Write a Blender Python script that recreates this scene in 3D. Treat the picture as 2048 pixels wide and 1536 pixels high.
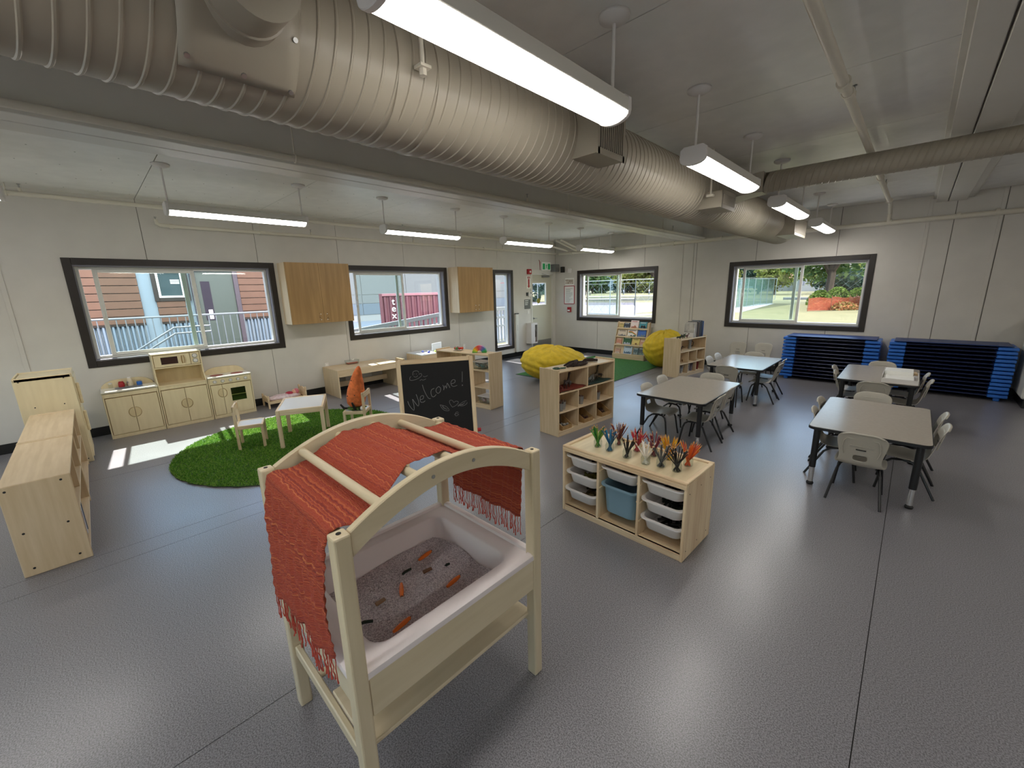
import bpy, math, random
from mathutils import Vector, Matrix
for _o in list(bpy.data.objects): bpy.data.objects.remove(_o, do_unlink=True)
S = bpy.context.scene
COL = S.collection
PI = math.pi
R = math.radians
random.seed(7)
# ---------------------------------------------------------------- camera
cam = bpy.data.cameras.new('camera'); cam.sensor_width = 36.0; cam.lens = 816.67 / 2048 * 36.0; cam.clip_end = 600; cam.clip_start = .02
camo = bpy.data.objects.new('camera', cam); COL.objects.link(camo)
yaw, pit, rol = R(-44.40423), R(12.97206), R(1.4422)
_f = Vector((math.sin(yaw) * math.cos(pit), math.cos(yaw) * math.cos(pit), -math.sin(pit)))
_r = Vector((math.cos(yaw), -math.sin(yaw), 0)); _d = _f.cross(_r)
_x = math.cos(rol) * _r + math.sin(rol) * _d; _y = -math.sin(rol) * _r + math.cos(rol) * _d
camo.matrix_world = Matrix(((_x.x, -_y.x, -_f.x, 0), (_x.y, -_y.y, -_f.y, 0), (_x.z, -_y.z, -_f.z, 1.68), (0, 0, 0, 1)))
S.camera = camo
# ---------------------------------------------------------------- world, sun, exposure
w = bpy.data.worlds.new('sky'); S.world = w; w.use_nodes = True
nt = w.node_tree; bgn = nt.nodes['Background']; sky = nt.nodes.new('ShaderNodeTexSky'); sky.sky_type = 'NISHITA'
sky.sun_disc = False; sky.sun_elevation = R(50); sky.sun_rotation = R(95); sky.air_density = 1.3; sky.dust_density = 2.5
nt.links.new(sky.outputs[0], bgn.inputs[0]); bgn.inputs[1].default_value = .85
sl = bpy.data.lights.new('sun', 'SUN'); sl.energy = 11.5; sl.angle = R(.6); sl.color = (1, .96, .9)
so = bpy.data.objects.new('sun', sl); COL.objects.link(so)
so.rotation_euler = Vector((-1, .095, 1.19)).to_track_quat('Z', 'Y').to_euler()
S.view_settings.view_transform = 'Standard'; S.view_settings.look = 'None'; S.view_settings.gamma = 1
S.view_settings.use_curve_mapping = False; S.view_settings.exposure = 0.42
S.cycles.use_denoising = True; S.cycles.max_bounces = 9; S.cycles.diffuse_bounces = 7; S.cycles.glossy_bounces = 3
S.cycles.transparent_max_bounces = 16; S.cycles.sample_clamp_indirect = 6; S.cycles.caustics_reflective = False; S.cycles.caustics_refractive = False
LAMP = 17
# ---------------------------------------------------------------- mesh helpers
class B:
    def __init__(s): s.v = []; s.f = []; s.m = []; s.uv = None
    def add(s, vs, fs, mi=0, M=None):
        n = len(s.v)
        s.v += [tuple(M @ Vector(p)) for p in vs] if M else [tuple(p) for p in vs]
        s.f += [tuple(i + n for i in f) for f in fs]; s.m += [mi] * len(fs); return s
    def box(s, x0, y0, z0, x1, y1, z1, mi=0, M=None):
        vs = [(x, y, z) for z in (z0, z1) for y in (y0, y1) for x in (x0, x1)]
        return s.add(vs, [(0, 2, 3, 1), (4, 5, 7, 6), (0, 1, 5, 4), (2, 6, 7, 3), (0, 4, 6, 2), (1, 3, 7, 5)], mi, M)
    def loft(s, rings, mi=0, closed=True, cap0=True, cap1=True, M=None, loop=False):
        n = len(rings[0]); vs = [p for r in rings for p in r]; fs = []
        k = len(rings)
        for a in range(k if loop else k - 1):
            b2 = (a + 1) % k
            for i in range(n if closed else n - 1):
                j = (i + 1) % n
                fs.append((a * n + i, a * n + j, b2 * n + j, b2 * n + i))
        if not loop and closed:
            if cap0: fs.append(tuple(range(n))[::-1])
            if cap1: fs.append(tuple((k - 1) * n + i for i in range(n)))
        return s.add(vs, fs, mi, M)
    def prism(s, poly, a0, a1, axis='y', mi=0, M=None):
        def P(u, v, a): return {'x': (a, u, v), 'y': (u, a, v), 'z': (u, v, a)}[axis]
        return s.loft([[P(u, v, a0) for u, v in poly], [P(u, v, a1) for u, v in poly]], mi, M=M)
    def tube(s, pts, r, n=8, mi=0, M=None, loop=False, sx=1.0):
        pts = [Vector(p) for p in pts]; rings = []; up = None
        for i, p in enumerate(pts):
            if loop: t = (pts[(i + 1) % len(pts)] - pts[i - 1])
            else: t = pts[min(i + 1, len(pts) - 1)] - pts[max(i - 1, 0)]
            t.normalize()
            if up is None: up = Vector((0, 0, 1)) if abs(t.z) < .9 else Vector((1, 0, 0))
            a = up.cross(t)
            if a.length < 1e-5: a = Vector((1, 0, 0)).cross(t)
            a.normalize(); b = t.cross(a); up = b
            rr = r[i] if isinstance(r, (list, tuple)) else r
            rings.append([tuple(p + a * math.cos(q) * rr * sx + b * math.sin(q) * rr) for q in [2 * PI * k / n for k in range(n)]])
        return s.loft(rings, mi, M=M, loop=loop)
    def cyl(s, p0, p1, r, r1=None, n=16, mi=0, M=None): return s.tube([p0, p1], [r, r if r1 is None else r1], n, mi, M)
    def lathe(s, prof, n=20, at=(0, 0, 0), mi=0, M=None, cap=True):
        rings = [[(at[0] + r * math.cos(2 * PI * k / n), at[1] + r * math.sin(2 * PI * k / n), at[2] + z) for k in range(n)] for r, z in prof]
        return s.loft(rings, mi, M=M, cap0=cap, cap1=cap)
    def ball(s, c, r, n=12, sc=(1, 1, 1), mi=0, M=None, f=None):
        rings = []
        for i in range(1, n):
            th = PI * i / n; ring = []
            for k in range(2 * n):
                ph = PI * k / n; d = Vector((math.sin(th) * math.cos(ph), math.sin(th) * math.sin(ph), -math.cos(th)))
                q = r * (f(d) if f else 1)
                ring.append((c[0] + d.x * q * sc[0], c[1] + d.y * q * sc[1], c[2] + d.z * q * sc[2]))
            rings.append(ring)
        return s.loft(rings, mi, M=M)
    def make(s, name, mat=None, parent=None, smooth=False, bevel=0, seg=1, solid=0, loc=None, rz=0, sub=0, label=None, kind=None, ang=40):
        me = bpy.data.meshes.new(name); me.from_pydata(s.v, [], s.f)
        mats = mat if isinstance(mat, (list, tuple)) else [mat]
        for m_ in mats: me.materials.append(m_)
        if any(s.m): me.polygons.foreach_set('material_index', s.m)
        if s.uv:
            ul = me.uv_layers.new(name='UVMap')
            for l in me.loops: ul.data[l.index].uv = s.uv[l.vertex_index]
        if smooth:
            me.polygons.foreach_set('use_smooth', [True] * len(me.polygons))
            if smooth != 'all':
                try: me.set_sharp_from_angle(angle=R(ang))
                except Exception: pass
        me.update()
        o = bpy.data.objects.new(name, me); COL.objects.link(o)
        if parent: o.parent = parent
        if loc: o.location = loc
        o.rotation_euler.z = rz
        if solid:
            q = o.modifiers.new('s', 'SOLIDIFY'); q.thickness = solid; q.offset = 0
        if sub:
            q = o.modifiers.new('d', 'SUBSURF'); q.levels = sub; q.render_levels = sub
        if bevel:
            q = o.modifiers.new('b', 'BEVEL'); q.width = bevel; q.segments = seg; q.limit_method = 'ANGLE'; q.angle_limit = R(50)
        if label: o['label'] = label
        if kind: o['kind'] = kind
        return o
def tag(o, label, cat, group=None, kind=None):
    o['label'] = label; o['category'] = cat
    if group: o['group'] = group
    if kind: o['kind'] = kind
    return o
def thing(name, label, cat, loc=(0, 0, 0), rz=0, group=None):
    o = bpy.data.objects.new(name, None); COL.objects.link(o); o.empty_display_size = .05
    o.location = loc; o.rotation_euler.z = rz
    return tag(o, label, cat, group)
def struct(b, name, mat, **k):
    o = b.make(name, mat, **k); o['kind'] = 'structure'; return o
def sroot(name):
    o = bpy.data.objects.new(name, None); COL.objects.link(o); o['kind'] = 'structure'; return o
CH = {}
def dup(root, loc=None, rz=None, label=None, group=None):
    def cp(o, par):
        c = o.copy(); COL.objects.link(c)
        if par: c.parent = par
        for ch in [q for q in KIDS(o)]: cp(ch, c)
        return c
    r = cp(root, None)
    if loc is not None: r.location = loc
    if rz is not None: r.rotation_euler.z = rz
    if label: r['label'] = label
    if group: r['group'] = group
    return r
def KIDS(o):
    if o.name not in CH: CH[o.name] = list(o.children)
    return CH[o.name]
def rrect(w_, d, r, n=4, z=0, cx=0, cy=0):
    out = []
    for (sx, sy, a0) in ((1, 1, 0), (-1, 1, 90), (-1, -1, 180), (1, -1, 270)):
        for k in range(n + 1):
            a = R(a0 + 90 * k / n)
            out.append((cx + sx * (w_ / 2 - r) + r * math.cos(a), cy + sy * (d / 2 - r) + r * math.sin(a), z))
    return out
# ---------------------------------------------------------------- materials
def lin(h):
    c = [int(h[i:i + 2], 16) / 255 for i in (0, 2, 4)]
    return tuple((x / 12.92 if x <= .04045 else ((x + .055) / 1.055) ** 2.4) for x in c) + (1,)
def mat(name, hexc, rough=.5, metal=0, noise=0, nscale=20, bump=0, bscale=60, spec=.5, emit=None, es=0, c2=None, stretch=None, coat=0):
    m = bpy.data.materials.new(name); m.use_nodes = True; t = m.node_tree; p = t.nodes['Principled BSDF']
    p.inputs['Base Color'].default_value = lin(hexc); p.inputs['Roughness'].default_value = rough; p.inputs['Metallic'].default_value = metal
    p.inputs['Specular IOR Level'].default_value = spec
    if coat: p.inputs['Coat Weight'].default_value = coat; p.inputs['Coat Roughness'].default_value = .15
    if emit: p.inputs['Emission Color'].default_value = lin(emit); p.inputs['Emission Strength'].default_value = es
    tc = t.nodes.new('ShaderNodeTexCoord'); mp = t.nodes.new('ShaderNodeMapping'); t.links.new(tc.outputs['Object'], mp.inputs[0])
    if stretch: mp.inputs['Scale'].default_value = stretch
    if noise or c2:
        nz = t.nodes.new('ShaderNodeTexNoise'); nz.inputs['Scale'].default_value = nscale; nz.inputs['Detail'].default_value = 5
        t.links.new(mp.outputs[0], nz.inputs['Vector'])
        rp = t.nodes.new('ShaderNodeValToRGB'); a = lin(hexc)
        b_ = lin(c2) if c2 else tuple(max(0, x * (1 - noise)) for x in a[:3]) + (1,)
        rp.color_ramp.elements[0].position = .35; rp.color_ramp.elements[1].position = .68
        rp.color_ramp.elements[0].color = b_; rp.color_ramp.elements[1].color = a
        t.links.new(nz.outputs[0], rp.inputs[0]); t.links.new(rp.outputs[0], p.inputs['Base Color'])
    if bump:
        n2 = t.nodes.new('ShaderNodeTexNoise'); n2.inputs['Scale'].default_value = bscale; n2.inputs['Detail'].default_value = 4
        t.links.new(mp.outputs[0], n2.inputs['Vector'])
        bp = t.nodes.new('ShaderNodeBump'); bp.inputs['Strength'].default_value = bump; bp.inputs['Distance'].default_value = .01
        t.links.new(n2.outputs[0], bp.inputs['Height']); t.links.new(bp.outputs[0], p.inputs['Normal'])
    return m
def wood(name, h1, h2, axis='z', rough=.45, s=1.0):
    st = {'z': (14 * s, 14 * s, 1.1 * s), 'x': (1.1 * s, 14 * s, 14 * s), 'y': (14 * s, 1.1 * s, 14 * s)}[axis]
    return mat(name, h1, rough, c2=h2, nscale=2.2, stretch=st)
def glass(name, tint, fac=.12):
    m = bpy.data.materials.new(name); m.use_nodes = True; t = m.node_tree; t.nodes.clear()
    o = t.nodes.new('ShaderNodeOutputMaterial'); mx = t.nodes.new('ShaderNodeMixShader'); tr = t.nodes.new('ShaderNodeBsdfTransparent')
    gl = t.nodes.new('ShaderNodeBsdfGlossy'); lw = t.nodes.new('ShaderNodeLayerWeight'); pw = t.nodes.new('ShaderNodeMath'); pw.operation = 'POWER'; pw.inputs[1].default_value = 4; fr = t.nodes.new('ShaderNodeMath'); fr.operation = 'MULTIPLY_ADD'; fr.inputs[1].default_value = .5; fr.inputs[2].default_value = .025; t.links.new(lw.outputs['Facing'], pw.inputs[0]); t.links.new(pw.outputs[0], fr.inputs[0])
    tr.inputs[0].default_value = lin(tint); gl.inputs['Roughness'].default_value = .02
    t.links.new(fr.outputs[0], mx.inputs[0]); t.links.new(tr.outputs[0], mx.inputs[1]); t.links.new(gl.outputs[0], mx.inputs[2]); t.links.new(mx.outputs[0], o.inputs[0])
    return m
def leafm(name, hexc, tr=.45):
    m = bpy.data.materials.new(name); m.use_nodes = True; t = m.node_tree; t.nodes.clear(); o = t.nodes.new('ShaderNodeOutputMaterial'); mx = t.nodes.new('ShaderNodeMixShader')
    d = t.nodes.new('ShaderNodeBsdfDiffuse'); l = t.nodes.new('ShaderNodeBsdfTranslucent'); d.inputs[0].default_value = lin(hexc); l.inputs[0].default_value = lin(hexc)
    mx.inputs[0].default_value = tr; t.links.new(d.outputs[0], mx.inputs[1]); t.links.new(l.outputs[0], mx.inputs[2]); t.links.new(mx.outputs[0], o.inputs[0]); return m
M = {}
M['wall'] = mat('painted_wall', 'D0CCC4', .62, noise=.05, nscale=4, bump=.04, bscale=90)
M['wallcore'] = mat('wall_joint', '6E6A62', .8)
M['ceil'] = mat('ceiling_paint', 'E8E7E2', .4, spec=.95, noise=.07, nscale=7, bump=.05, bscale=30)
M['steel'] = mat('painted_steel', 'D6D3CA', .4, noise=.04, nscale=5)
M['duct'] = mat('painted_duct', 'A09888', .45, metal=.0, noise=.06, nscale=3)
M['pipe'] = mat('painted_pipe', 'D2CCBC', .4)
M['base'] = mat('rubber_base', '0E0E0F', .4)
M['trimd'] = mat('dark_trim', '2A231E', .45, noise=.2, nscale=9)
M['vinyl'] = mat('white_vinyl', 'D9D9D2', .35)
M['reveal'] = mat('grey_reveal', '77757C', .5)
M['glass'] = glass('window_glass', 'FBFCFC'); M['glassg'] = glass('sash_glass', 'EEF6F4'); M['jar'] = glass('jar_glass', 'F6F8F7')
M['birch'] = wood('birch_vertical', 'D6C09E', 'C9B18C'); M['birchy'] = wood('birch_along', 'DAC4A2', 'CCB490', 'y'); M['birchx'] = wood('birch_across', 'DAC4A2', 'CCB490', 'x')
M['ply'] = wood('cabinet_ply', 'B28F5E', '9E7C4E', 'z', .5, .5); M['plyside'] = wood('cabinet_side', 'E0CDB0', 'D4BE9C')
M['maple'] = wood('maple_laminate', 'E2D3AE', 'DACAA4', 'z', .35, .8); M['mapledge'] = mat('maple_edge', '9A7A4C', .5)
M['maplex'] = wood('maple_top', 'E2D2AC', 'D6C49E', 'y', .35)
M['pine'] = wood('pine', 'E8D4B0', 'D2B690', 'z', .5); M['pinex'] = wood('pine_across', 'E8D4B0', 'CFB28C', 'x', .5); M['piney'] = wood('pine_along', 'E8D4B0', 'D2B690', 'y', .5)
M['beech'] = wood('pale_beech', 'D4C6A8', 'C9BA9A', 'z', .4, .7); M['beechy'] = wood('pale_beech_along', 'D4C6A8', 'C9BA9A', 'y', .4, .7); M['beechx'] = wood('pale_beech_across', 'D4C6A8', 'C9BA9A', 'x', .4, .7)
M['white'] = mat('white_plastic', 'DEDAD6', .4); M['tub'] = mat('tub_plastic', 'E6DDDC', .38); M['whitel'] = mat('white_laminate', 'DFE1E2', .25)
M['blue'] = mat('blue_bin', '7C9BAA', .45); M['black'] = mat('black_powder', '141416', .4); M['rubber'] = mat('black_rubber', '0B0B0C', .6)
M['chrome'] = mat('chrome', 'D8D8D8', .15, metal=1); M['alu'] = mat('brushed_metal', 'A5A5A2', .4, metal=.8)
M['seat'] = mat('grey_seat_plastic', 'B3ADA0', .42, noise=.05, nscale=8); M['tabletop'] = mat('grey_laminate', 'A59C91', .22, noise=.06, nscale=40)
M['cot'] = mat('blue_cot_plastic', '2A6CC8', .35); M['cotf'] = mat('navy_cot_fabric', '0A1636', .55)
M['yellow'] = mat('yellow_corduroy', 'D9B92A', .85, noise=.22, nscale=9, bump=.5, bscale=40)
M['red'] = mat('signal_red', 'A31621', .45); M['green'] = mat('exit_green', '0C7A3E', .5, emit='0C7A3E', es=.25); M['signw'] = mat('sign_white', 'EDEDE8', .5)
M['grey'] = mat('mid_grey', '77797A', .5); M['dark'] = mat('dark_inside', '1B1918', .7); M['chalk'] = mat('chalk_line', '8E8E8E', .9); M['board'] = mat('blackboard', '08080A', .75)
def lampmat():
    m = bpy.data.materials.new('lamp_diffuser'); m.use_nodes = True; t = m.node_tree; p = t.nodes['Principled BSDF']
    p.inputs['Base Color'].default_value = (.8, .8, .8, 1); p.inputs['Emission Color'].default_value = (1, .955, .90, 1); p.inputs['Emission Strength'].default_value = LAMP
    return m
M['lamp'] = lampmat()
def floormat():
    m = bpy.data.materials.new('speckled_vinyl'); m.use_nodes = True; t = m.node_tree; p = t.nodes['Principled BSDF']
    tc = t.nodes.new('ShaderNodeTexCoord')
    n1 = t.nodes.new('ShaderNodeTexNoise'); n1.inputs['Scale'].default_value = 190; n1.inputs['Detail'].default_value = 2
    n2 = t.nodes.new('ShaderNodeTexNoise'); n2.inputs['Scale'].default_value = 2.5; n2.inputs['Detail'].default_value = 6
    vo = t.nodes.new('ShaderNodeTexVoronoi'); vo.inputs['Scale'].default_value = 130
    r1 = t.nodes.new('ShaderNodeValToRGB'); e = r1.color_ramp.elements
    e[0].position = .36; e[0].color = lin('5C5A5D'); e[1].position = .62; e[1].color = lin('918F93'); q = e.new(.5); q.color = lin('7C7A7E')
    r2 = t.nodes.new('ShaderNodeValToRGB'); r2.color_ramp.elements[0].position = .0; r2.color_ramp.elements[0].color = (1, 1, 1, 1); r2.color_ramp.elements[1].position = .07; r2.color_ramp.elements[1].color = (0, 0, 0, 1)
    mx = t.nodes.new('ShaderNodeMix'); mx.data_type = 'RGBA'; mx.inputs[7].default_value = lin('A8A4A0')
    hs = t.nodes.new('ShaderNodeMapRange'); hs.inputs[3].default_value = .25; hs.inputs[4].default_value = .36
    for n_ in (n1, n2, vo): t.links.new(tc.outputs['Object'], n_.inputs['Vector'])
    t.links.new(n1.outputs[0], r1.inputs[0]); t.links.new(vo.outputs['Distance'], r2.inputs[0]); t.links.new(r2.outputs[0], mx.inputs[0]); t.links.new(r1.outputs[0], mx.inputs[6])
    p.inputs['Specular IOR Level'].default_value = .7; t.links.new(mx.outputs[2], p.inputs['Base Color']); t.links.new(n2.outputs[0], hs.inputs[0]); t.links.new(hs.outputs[0], p.inputs['Roughness'])
    n3 = t.nodes.new('ShaderNodeTexNoise'); n3.inputs['Scale'].default_value = 18; n3.inputs['Detail'].default_value = 4; t.links.new(tc.outputs['Object'], n3.inputs['Vector'])
    bp = t.nodes.new('ShaderNodeBump'); bp.inputs['Strength'].default_value = .06; bp.inputs['Distance'].default_value = .006
    t.links.new(n3.outputs[0], bp.inputs['Height']); t.links.new(bp.outputs[0], p.inputs['Normal'])
    return m
M['floor'] = floormat()
# ================================================================ ROOM
XL, YF, ZC, XR, YB = -7.2, 9.15, 2.9, 3.95, -3.6
def cuts(u0, u1, z0, z1, ops):
    """rectangles that fill u0..u1 x z0..z1 minus the openings"""
    us = sorted({u0, u1} | {min(max(v, u0), u1) for o in ops for v in o[:2]}); out = []
    for a, b_ in zip(us, us[1:]):
        if b_ - a < 1e-4: continue
        z = z0
        for o in sorted([o for o in ops if o[0] < (a + b_) / 2 < o[1]], key=lambda o: o[2]):
            if o[2] > z: out.append((a, b_, z, min(o[2], z1)))
            z = max(z, o[3])
        if z < z1: out.append((a, b_, z, z1))
    return out
OPL = [(-.01, 2.075, .945, 2.095), (3.31, 5.38, .945, 2.09), (6.87, 7.40, .30, 2.08), (8.19, 9.10, -.01, 2.11)]   # left wall: y0,y1,z0,z1
OPF = [(-6.385, -4.345, .925, 2.045), (-2.695, -.64, .915, 2.03)]                                              # far wall: x0,x1,z0,z1
b = B()
for a0, a1, z0, z1 in cuts(YB - .2, YF + .2, -.3, 3.1, OPL): b.box(XL - .2, a0, z0, XL - .012, a1, z1)
wl = struct(b, 'wall_left', M['wallcore'])
seam = [YB, -3.08, -1.83, -.574, .68, 1.95, 3.18, 4.452, 5.72, 6.95, 8.16, YF]
for a0, a1 in zip(seam, seam[1:]):
    b = B()
    for q in cuts(a0 + .003, a1 - .003, 0, ZC, OPL): b.box(XL - .0119, q[0], q[2], XL, q[1], q[3])
    b.make('wall_panel', M['wall'], wl)
for y in (-.574,):
    B().box(XL, y - .02, .115, XL + .008, y + .02, ZC).make('batten', M['wall'], wl, bevel=.002)
b = B()
for a0, a1, z0, z1 in cuts(XL - .2, XR + .2, -.3, 3.1, OPF): b.box(a0, YF + .012, z0, a1, YF + .2, z1)
wf = struct(b, 'wall_far', M['wallcore'])
seam = [XL, -5.82, -4.6, -3.5, -3.44, -2.32, -1.09, .24, .72, 1.9, 3.0, XR]
for a0, a1 in zip(seam, seam[1:]):
    b = B()
    for q in cuts(a0 + .004, a1 - .004, 0, ZC, OPF): b.box(q[0], YF, q[2], q[1], YF + .0119, q[3])
    b.make('wall_panel', M['wall'], wf)
for x in (.69, -.03, -3.74): B().box(x - .02, YF - .008, .115, x + .02, YF, ZC).make('batten', M['wall'], wf, bevel=.002)
struct(B().box(XR, YB, 0, XR + .2, YF + .2, ZC + .2), 'wall_right', M['wall'])
OPB_ADDED = [(-6.4, -4.2, .9, 2.1), (-2.8, -.6, .9, 2.1), (.6, 2.8, .9, 2.1)]  # openings for unseen windows, added to bring more daylight into the room
b = B()
for q in cuts(XL - .2, XR + .2, 0, ZC + .2, OPB_ADDED): b.box(q[0], YB - .2, q[2], q[1], YB, q[3])
struct(b, 'wall_back', M['wall'])
# floor: sheets of vinyl with welded seams along the room
fl = struct(B().box(XL - .2, YB - .2, -.3, XR + .2, YF + .2, -.004), 'floor', M['dark'])
for a0, a1 in ((XL, -5.4), (-5.4, -3.72), (-3.72, -3.52), (-3.52, -1.72), (-1.72, .06), (.06, 1.9), (1.9, XR)):
    B().box(a0 + .0018, YB, -.004, a1 - .0018, YF, 0).make('vinyl_sheet', M['floor'], fl)
# ceiling
ce = struct(B().box(XL - .2, YB - .2, ZC + .012, XR + .2, YF + .2, ZC + .2), 'ceiling', M['wallcore'])
ys = [YB] + [.68 + 1.35 * k for k in range(-3, 7)] + [YF]
for x0, x1 in ((XL, -3.62), (-3.3, -.02), (.4, XR)):
    for a0, a1 in zip(ys, ys[1:]): B().box(x0, a0 + .003, ZC, x1, a1 - .003, ZC + .0119).make('ceiling_panel', M['ceil'], ce)
b = B()
for k in range(7):
    for j in range(40):
        y = -1 + j * .27 + .1 * (k % 2); x = -6.9 + k * .55
        b.cyl((x, y, ZC - .0006), (x, y, ZC + .002), .006, n=6)
b.make('screw_head', M['wallcore'], ce, kind='stuff')
# beams
b = B().box(-3.58, YB, 2.62, -3.34, YF, ZC + .012).box(-3.62, YB, 2.58, -3.45, YF, 2.62).box(-3.44, YB, 2.58, -3.29, YF, 2.62).box(-3.62, YB, 2.86, -3.3, YF, ZC)
struct(b, 'beam', M['steel'], bevel=.003)
b = B().box(-.02, YB, 2.85, .42, YF, ZC + .012).box(.013, YB, 2.80, .135, YF, 2.85).box(.145, YB, 2.79, .33, YF, 2.85).box(.33, YB, 2.82, .40, YF, 2.85)
struct(b, 'beam', M['steel'], bevel=.004)
# baseboards
b = B()
for a0, a1 in ((YB, 8.13), ): b.box(XL, a0, 0, XL + .012, a1, .115)
struct(b, 'baseboard_left', M['base'], bevel=.004)
struct(B().box(XL, YF - .012, 0, XR, YF, .115), 'baseboard_far', M['base'], bevel=.004)
struct(B().box(XR - .012, YB, 0, XR, YF, .115), 'baseboard_right', M['base'], bevel=.004)
# windows. P(u, d, z): u along the wall, d outward depth
def window(name, side, o, sash=True, wide=.08):
    u0, u1, z0, z1 = o
    root = sroot(name)
    def bx(bb, a0, a1, d0, d1, c0, c1, mi=0):
        if side == 'L': bb.box(XL - d1, a0, c0, XL - d0, a1, c1, mi)
        elif side == 'B': bb.box(a0, YB - d1, c0, a1, YB - d0, c1, mi)
        else: bb.box(a0, YF + d0, c0, a1, YF + d1, c1, mi)
    def frame(bb, a0, a1, c0, c1, w_, d0, d1):
        bx(bb, a0, a0 + w_, d0, d1, c0, c1); bx(bb, a1 - w_, a1, d0, d1, c0, c1)
        bx(bb, a0 + w_, a1 - w_, d0, d1, c0, c0 + w_); bx(bb, a0 + w_, a1 - w_, d0, d1, c1 - w_, c1)
    bb = B(); frame(bb, u0 - wide, u1 + wide, z0 - wide, z1 + wide, wide, -.014, .002); bb.make('window_trim', M['trimd'], root, bevel=.003)
    bb = B(); frame(bb, u0 - .0, u1 + .0, z0 - .0, z1 + .0, .012, .002, .11); bb.make('reveal', M['reveal'], root)
    bb = B(); frame(bb, u0 + .012, u1 - .012, z0 + .012, z1 - .012, .035, .1, .185); fr = bb.make('window_frame', M['vinyl'], root, bevel=.004)
    L = u1 - u0
    if sash:
        a0, a1 = u0 + .075 * L, u0 + .56 * L
        bb = B(); frame(bb, a0, a1, z0 + .035, z1 - .035, .045, .10, .13); sa = bb.make('sash', M['vinyl'], root, bevel=.004)
        bb = B(); bx(bb, a0 + .04, a1 - .04, .113, .117, z0 + .07, z1 - .07); bb.make('pane', M['glassg'], sa)
        bb = B(); bx(bb, a0 + .005, a0 + .02, .07, .1, (z0 + z1) / 2 - .04, (z0 + z1) / 2 + .03); bb.make('latch', M['white'], sa, bevel=.003)
        m0 = u0 + .49 * L
        bb = B(); bx(bb, m0, m0 + .05, .14, .17, z0 + .04, z1 - .04); bb.make('mullion', M['vinyl'], root, bevel=.003)
        bb = B(); bx(bb, m0 + .05, u1 - .045, .153, .157, z0 + .045, z1 - .045); bb.make('pane', M['glass'], root)
    else:
        bb = B(); bx(bb, u0 + .045, u1 - .045, .153, .157, z0 + .045, z1 - .045); bb.make('pane', M['glass'], root)
    return root
window('window_1', 'L', OPL[0]); window('window_2', 'L', OPL[1]); window('window_3', 'L', OPL[2], False, .07)
for k_ in range(3): window('window_%d' % (6 + k_), 'B', OPB_ADDED[k_])  # added windows behind the camera, there only to let in extra sky light
window('window_4', 'F', OPF[0]); window('window_5', 'F', OPF[1])
# door in the left wall beside the corner
d1 = sroot('door_1')
b = B().box(XL - .16, 8.13, 0, XL + .012, 8.19, 2.17).box(XL - .16, 9.04, 0, XL + .012, 9.15, 2.17).box(XL - .16, 8.19, 2.06, XL + .012, 9.04, 2.17)
b.make('door_frame', M['steel'], d1, bevel=.004)
b = B()
for q in cuts(8.20, 9.03, .01, 2.055, [(8.24, 8.80, 1.27, 1.84)]): b.box(XL - .09, q[0], q[2], XL - .045, q[1], q[3])
lf = b.make('door_leaf', mat('door_paint', 'C9C6B4', .45), d1)
B().box(XL - .07, 8.24, 1.27, XL - .066, 8.80, 1.84).make('pane', M['glass'], lf)
b = B()
for q in cuts(8.225, 8.815, 1.255, 1.855, [(8.245, 8.795, 1.275, 1.835)]): b.box(XL - .05, q[0], q[2], XL - .038, q[1], q[3])
b.make('lite_frame', M['signw'], lf, bevel=.002)
B().box(XL - .045, 8.21, .03, XL - .041, 9.02, .33).make('kick_plate', M['alu'], d1)
b = B().cyl((XL - .045, 8.28, .93), (XL - .0, 8.28, .93), .01).cyl((XL - .0, 8.27, .93), (XL - .0, 8.37, .93), .009).cyl((XL - .046, 8.28, .93), (XL - .04, 8.28, .93), .028)
b.make('door_handle', M['alu'], d1, smooth=True)
b = B().cyl((XL - .064, 8.51, 1.38), (XL - .060, 8.51, 1.38), .07, n=24); b.make('sticker', mat('olive_sticker', '8A8420', .5), lf)
b = B().box(XL - .045, 8.62, 1.985, XL + .01, 8.9, 2.03); b.tube([(XL + .0, 8.86, 2.0), (XL + .14, 8.72, 2.02), (XL + .03, 8.55, 2.075)], .008)
b.make('door_closer', M['alu'], d1)
B().box(XL - .1, 8.19, 0.0, XL, 9.04, .012).make('threshold', M['alu'], d1)
# ================================================================ OVERHEAD
def spiral(b, c, r, a0, a1, pitch, axis='y', h=.0045, n=56, starts=3, gw=.012):
    """spiral-wound duct: ridges climbing along the axis"""
    rings = []; a = a0; prof = []
    while a < a1:
        prof += [(a + gw * .02, r), (a + pitch * .5, r), (a + pitch - gw, r), (a + pitch - gw * .75, r + h), (a + pitch - gw * .3, r + h)]; a += pitch
    prof.append((a1, r))
    prof = [q for q in prof if q[0] <= a1]
    for (p, rr) in prof:
        ring = []
        for k in range(n):
            th = 2 * PI * k / n; sh = pitch * starts * (th / (2 * PI) - .5)
            u = min(max(p + sh, a0), a1)
            x, z = rr * math.cos(th + PI / 2), rr * math.sin(th + PI / 2)
            ring.append((c[0] + x, u, c[2] + z) if axis == 'y' else (u, c[1] - x, c[2] + z))
        rings.append(ring)
    b.loft(rings); return b
DX, DZ, DR = -1.845, 2.594, .255
t = thing('main_duct', 'large cream spiral-wound duct running the length of the room under the ceiling', 'duct', (0, 0, 0))
b = B(); spiral(b, (DX, 0, DZ), DR, YB + .01, 8.55, .062); b.make('duct_shell', M['duct'], t, smooth=True)
b = B(); b.loft([[(DX + rr * math.cos(2 * PI * k / 40), 8.55 + q, DZ + rr * math.sin(2 * PI * k / 40)) for k in range(40)] for rr, q in ((DR, 0), (DR * .98, .03), (DR * .9, .06), (DR * .6, .08), (.01, .085))])
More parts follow.
